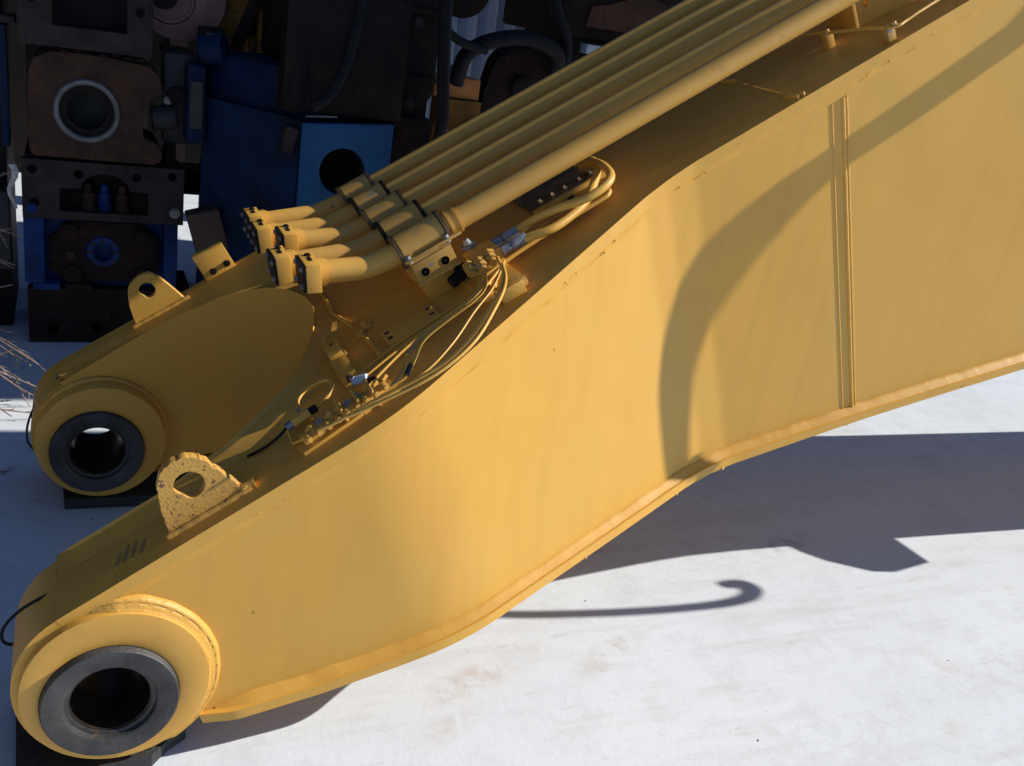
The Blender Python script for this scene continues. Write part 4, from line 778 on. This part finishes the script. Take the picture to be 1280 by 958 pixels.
# unseen block added out of frame to keep the machine parts in shade
t = thing('shade_blocker', 'unseen rusty block added beyond the right edge to shade the machine parts', 'shade blocker')
bm = B_(); o = [V((2.55, 1.42, 2.30)), V((2.70, 1.42, 3.3)), V((4.4, 1.42, 3.7)), V((4.6, 1.42, 2.5)), V((3.4, 1.42, 2.15))]; o = [p-V((0, 0.18, 0)) for p in o]; plate(bm, o, (0, 2.35, 0)); obj('blocker_box', bm, 'rustdark', t, bevel=0.03)
bm = B_(); boxr(bm, (2.9, 2.96, 2.0), (3.5, 3.6, 2.36)); obj('blocker_foot', bm, 'rustdark', t)
# corrugated wall
bm = B_(); wd, wn = V((math.cos(R(20)), -math.sin(R(20)), 0)), V((-math.sin(R(20)), -math.cos(R(20)), 0))
pf = [(0, 0), (0.034, 0), (0.050, 0.035), (0.080, 0.035), (0.096, 0)]; A = []
for k in range(11):
    for dx, dy in pf[:-1]:
        p = V((2.02, 4.72, 0))+wd*(0.125*k+dx*1.25)+wn*dy; A.append([p+V((0, 0, GZ+0.004)), p+V((0, 0, 3.0))])
shell(bm, A, [[p-wn*0.004 for p in r] for r in A])
tag(obj('corrugated_wall', bm, 'white', None, 20), 'white corrugated sheet metal wall at the back of the yard', 'wall')
# dark container at the back
G3 = 'dark shipping containers stacked round the yard'
def container(a, b, label, along, m='dark'):
    t = thing('storage_container', label, 'container', G3)
    bm = B_(); boxr(bm, a, b); obj('container_body', bm, m, t, bevel=0.02)
    rib = B_(); boxr(rib, (-0.06, -0.015, a[2]+0.12), (0.06, 0.015, b[2]-0.12)); o = obj('rib', rib, m, t)
    n = int((b[along]-a[along])/0.26)
    for k in range(n):
        c = o if k == 0 else o.copy()
        if k: COL.objects.link(c); c.parent = t
        c.location = (a[0]+0.16+0.26*k, a[1]-0.016, 0) if along == 0 else (b[0]+0.016, a[1]+0.16+0.26*k, 0)
        if along: c.rotation_euler.z = R(90)
    return t
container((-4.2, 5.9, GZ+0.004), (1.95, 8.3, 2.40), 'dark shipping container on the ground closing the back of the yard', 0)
container((-4.2, 5.9, 2.405), (1.95, 8.3, 5.0), 'unseen dark container added on top of the back one to cut sky light', 0)  # out of view, added to block sky light from behind
container((-5.4, -2.0, GZ+0.004), (-3.0, 5.8, 2.40), 'unseen dark container added beyond the left edge to cut sky light', 1)  # this stack is unseen, added to block sky light from the left
container((-5.4, -2.0, 2.405), (-3.0, 5.8, 5.0), 'unseen dark upper container added beyond the left edge to cut sky light', 1)  # upper half of the added sky blocker
container((1.0, 8.4, 0.0), (9.0, 10.8, 5.5), 'dark shipping container far behind the corrugated wall', 0)
# brown beam and dark plate on the ground behind the fork
bm = B_(); box(bm, (0.52, 2.42, 0.10), (0.13, 0.10, 0.70), Matrix.Rotation(R(-16), 3, 'Y')); tag(obj('timber_beam', bm, 'timber', None, bevel=0.006), 'brown timber leaning against the blue housing behind the pipe ends', 'timber beam')
bm = B_(); plate(bm, [V((x, y, GZ+0.001)) for x, y in ((0.37, 2.66), (0.62, 2.70), (0.75, 2.2), (0.48, 1.98))], (0, 0, 0.05)); tag(obj('steel_plate', bm, 'dark', None, bevel=0.003), 'dark steel plate lying on the ground below the brown timber', 'steel plate')
bm = B_(); boxr(bm, (0.33, 3.3, 0.30), (0.75, 3.5, 0.42)); boxr(bm, (0.36, 3.32, GZ+0.004), (0.42, 3.48, 0.30)); boxr(bm, (0.66, 3.32, GZ+0.004), (0.72, 3.48, 0.30)); tag(obj('trestle', bm, 'rustdark', None, bevel=0.004), 'low dark trestle in the gap right of the left stack', 'trestle')

# ------------------------------------------------------------------ bare shrub reaching in from the left
t = thing('bare_shrub', 'almost leafless shrub reaching in from the left edge', 'shrub')
bs = B_(); lf = B_(); tw = B_()
def twig(a, b, r, kids=3, depth=0):
    a, b = V(a), V(b); m = a.lerp(b, 0.5)+V((rnd.uniform(-1, 1), rnd.uniform(-1, 1), rnd.uniform(-1, 1)))*(b-a).length*0.06
    pts = spline([a, m, b], 4); tube(tw, pts, [r*(1-0.6*i/(len(pts)-1)) for i in range(len(pts))], 5)
    for k in range(kids):
        s = rnd.uniform(0.3, 0.95); p = a.lerp(b, s); d = (b-a).normalized()
        q = V((rnd.uniform(-1, 1), rnd.uniform(-1, 1), rnd.uniform(-1, 1))); d2 = (d+q*0.8).normalized()
        ln = (b-a).length*rnd.uniform(0.12, 0.35)
        if depth < 2: twig(p, p+d2*ln, r*0.55, 2 if depth == 0 else 1, depth+1)
        if rnd.random() < 0.25 and depth > 0:
            x, y = frame(d2); c = p+d2*ln*0.8
            lf.faces.new([lf.verts.new(c), lf.verts.new(c+d2*0.006+x*0.003), lf.verts.new(c+d2*0.012), lf.verts.new(c+d2*0.006-x*0.003)])
base = V((-0.62, 1.95, GZ))
tube(bs, spline([base, (-0.58, 1.93, 0.1), (-0.50, 1.90, 0.3), (-0.45, 1.88, 0.5)], 4), [0.02]*4+[0.016]*4+[0.012]*4+[0.008], 8); obj('stem', bs, 'twig', t, 60)
for a, b in (((-0.50, 1.9, 0.30), (-0.255, 1.9, 0.0)), ((-0.52, 1.9, 0.22), (-0.178, 1.9, -0.035)), ((-0.54, 1.92, 0.12), (-0.22, 1.88, -0.135)), ((-0.44, 1.88, 0.05), (-0.172, 1.9, -0.13)), ((-0.56, 1.92, 0.2), (-0.25, 1.9, 0.26)), ((-0.45, 1.88, 0.5), (-0.22, 1.95, 0.42)), ((-0.47, 1.9, 0.4), (-0.24, 1.9, 0.33)), ((-0.56, 1.9, 0.0), (-0.26, 1.75, -0.17)), ((-0.45, 1.4, -0.18), (-0.262, 1.38, -0.192)), ((-0.5, 1.9, 0.35), (-0.30, 2.0, 0.62))):
    twig(a, b, 0.0050, 5)
obj('twigs', tw, 'twig', t, 60)['kind'] = 'stuff'
for k in range(9):
    c = V((-0.262+0.03*rnd.random(), 1.90, -0.02-0.03*rnd.random())); d = V((rnd.uniform(-1, 1), rnd.uniform(-1, 0.2), rnd.uniform(-0.3, 1))).normalized(); x, y = frame(d)
    lf.faces.new([lf.verts.new(c), lf.verts.new(c+d*0.007+x*0.004), lf.verts.new(c+d*0.014), lf.verts.new(c+d*0.007-x*0.004)])
obj('leaves', lf, 'leaf', t)['kind'] = 'stuff'
# litter on the slab
bm = B_()
for k in range(150):
    x, y = rnd.uniform(-0.4, 5), rnd.uniform(-0.9, 2.2)
    if k < 60: x, y = rnd.uniform(-0.5, 0.1), rnd.uniform(0.6, 2.4)
    if 0 < x < 5 and abs(y-0.05) < 0.1: continue
    s = rnd.uniform(0.001, 0.0028)*(1 if rnd.random() < 0.93 else 2); box(bm, (x, y, GZ+s*0.3), (s*rnd.uniform(0.8, 2.5), s, s*0.6), Matrix.Rotation(rnd.uniform(0, 3), 3, 'Z'))
o = obj('ground_litter', bm, 'litter'); o['kind'] = 'stuff'
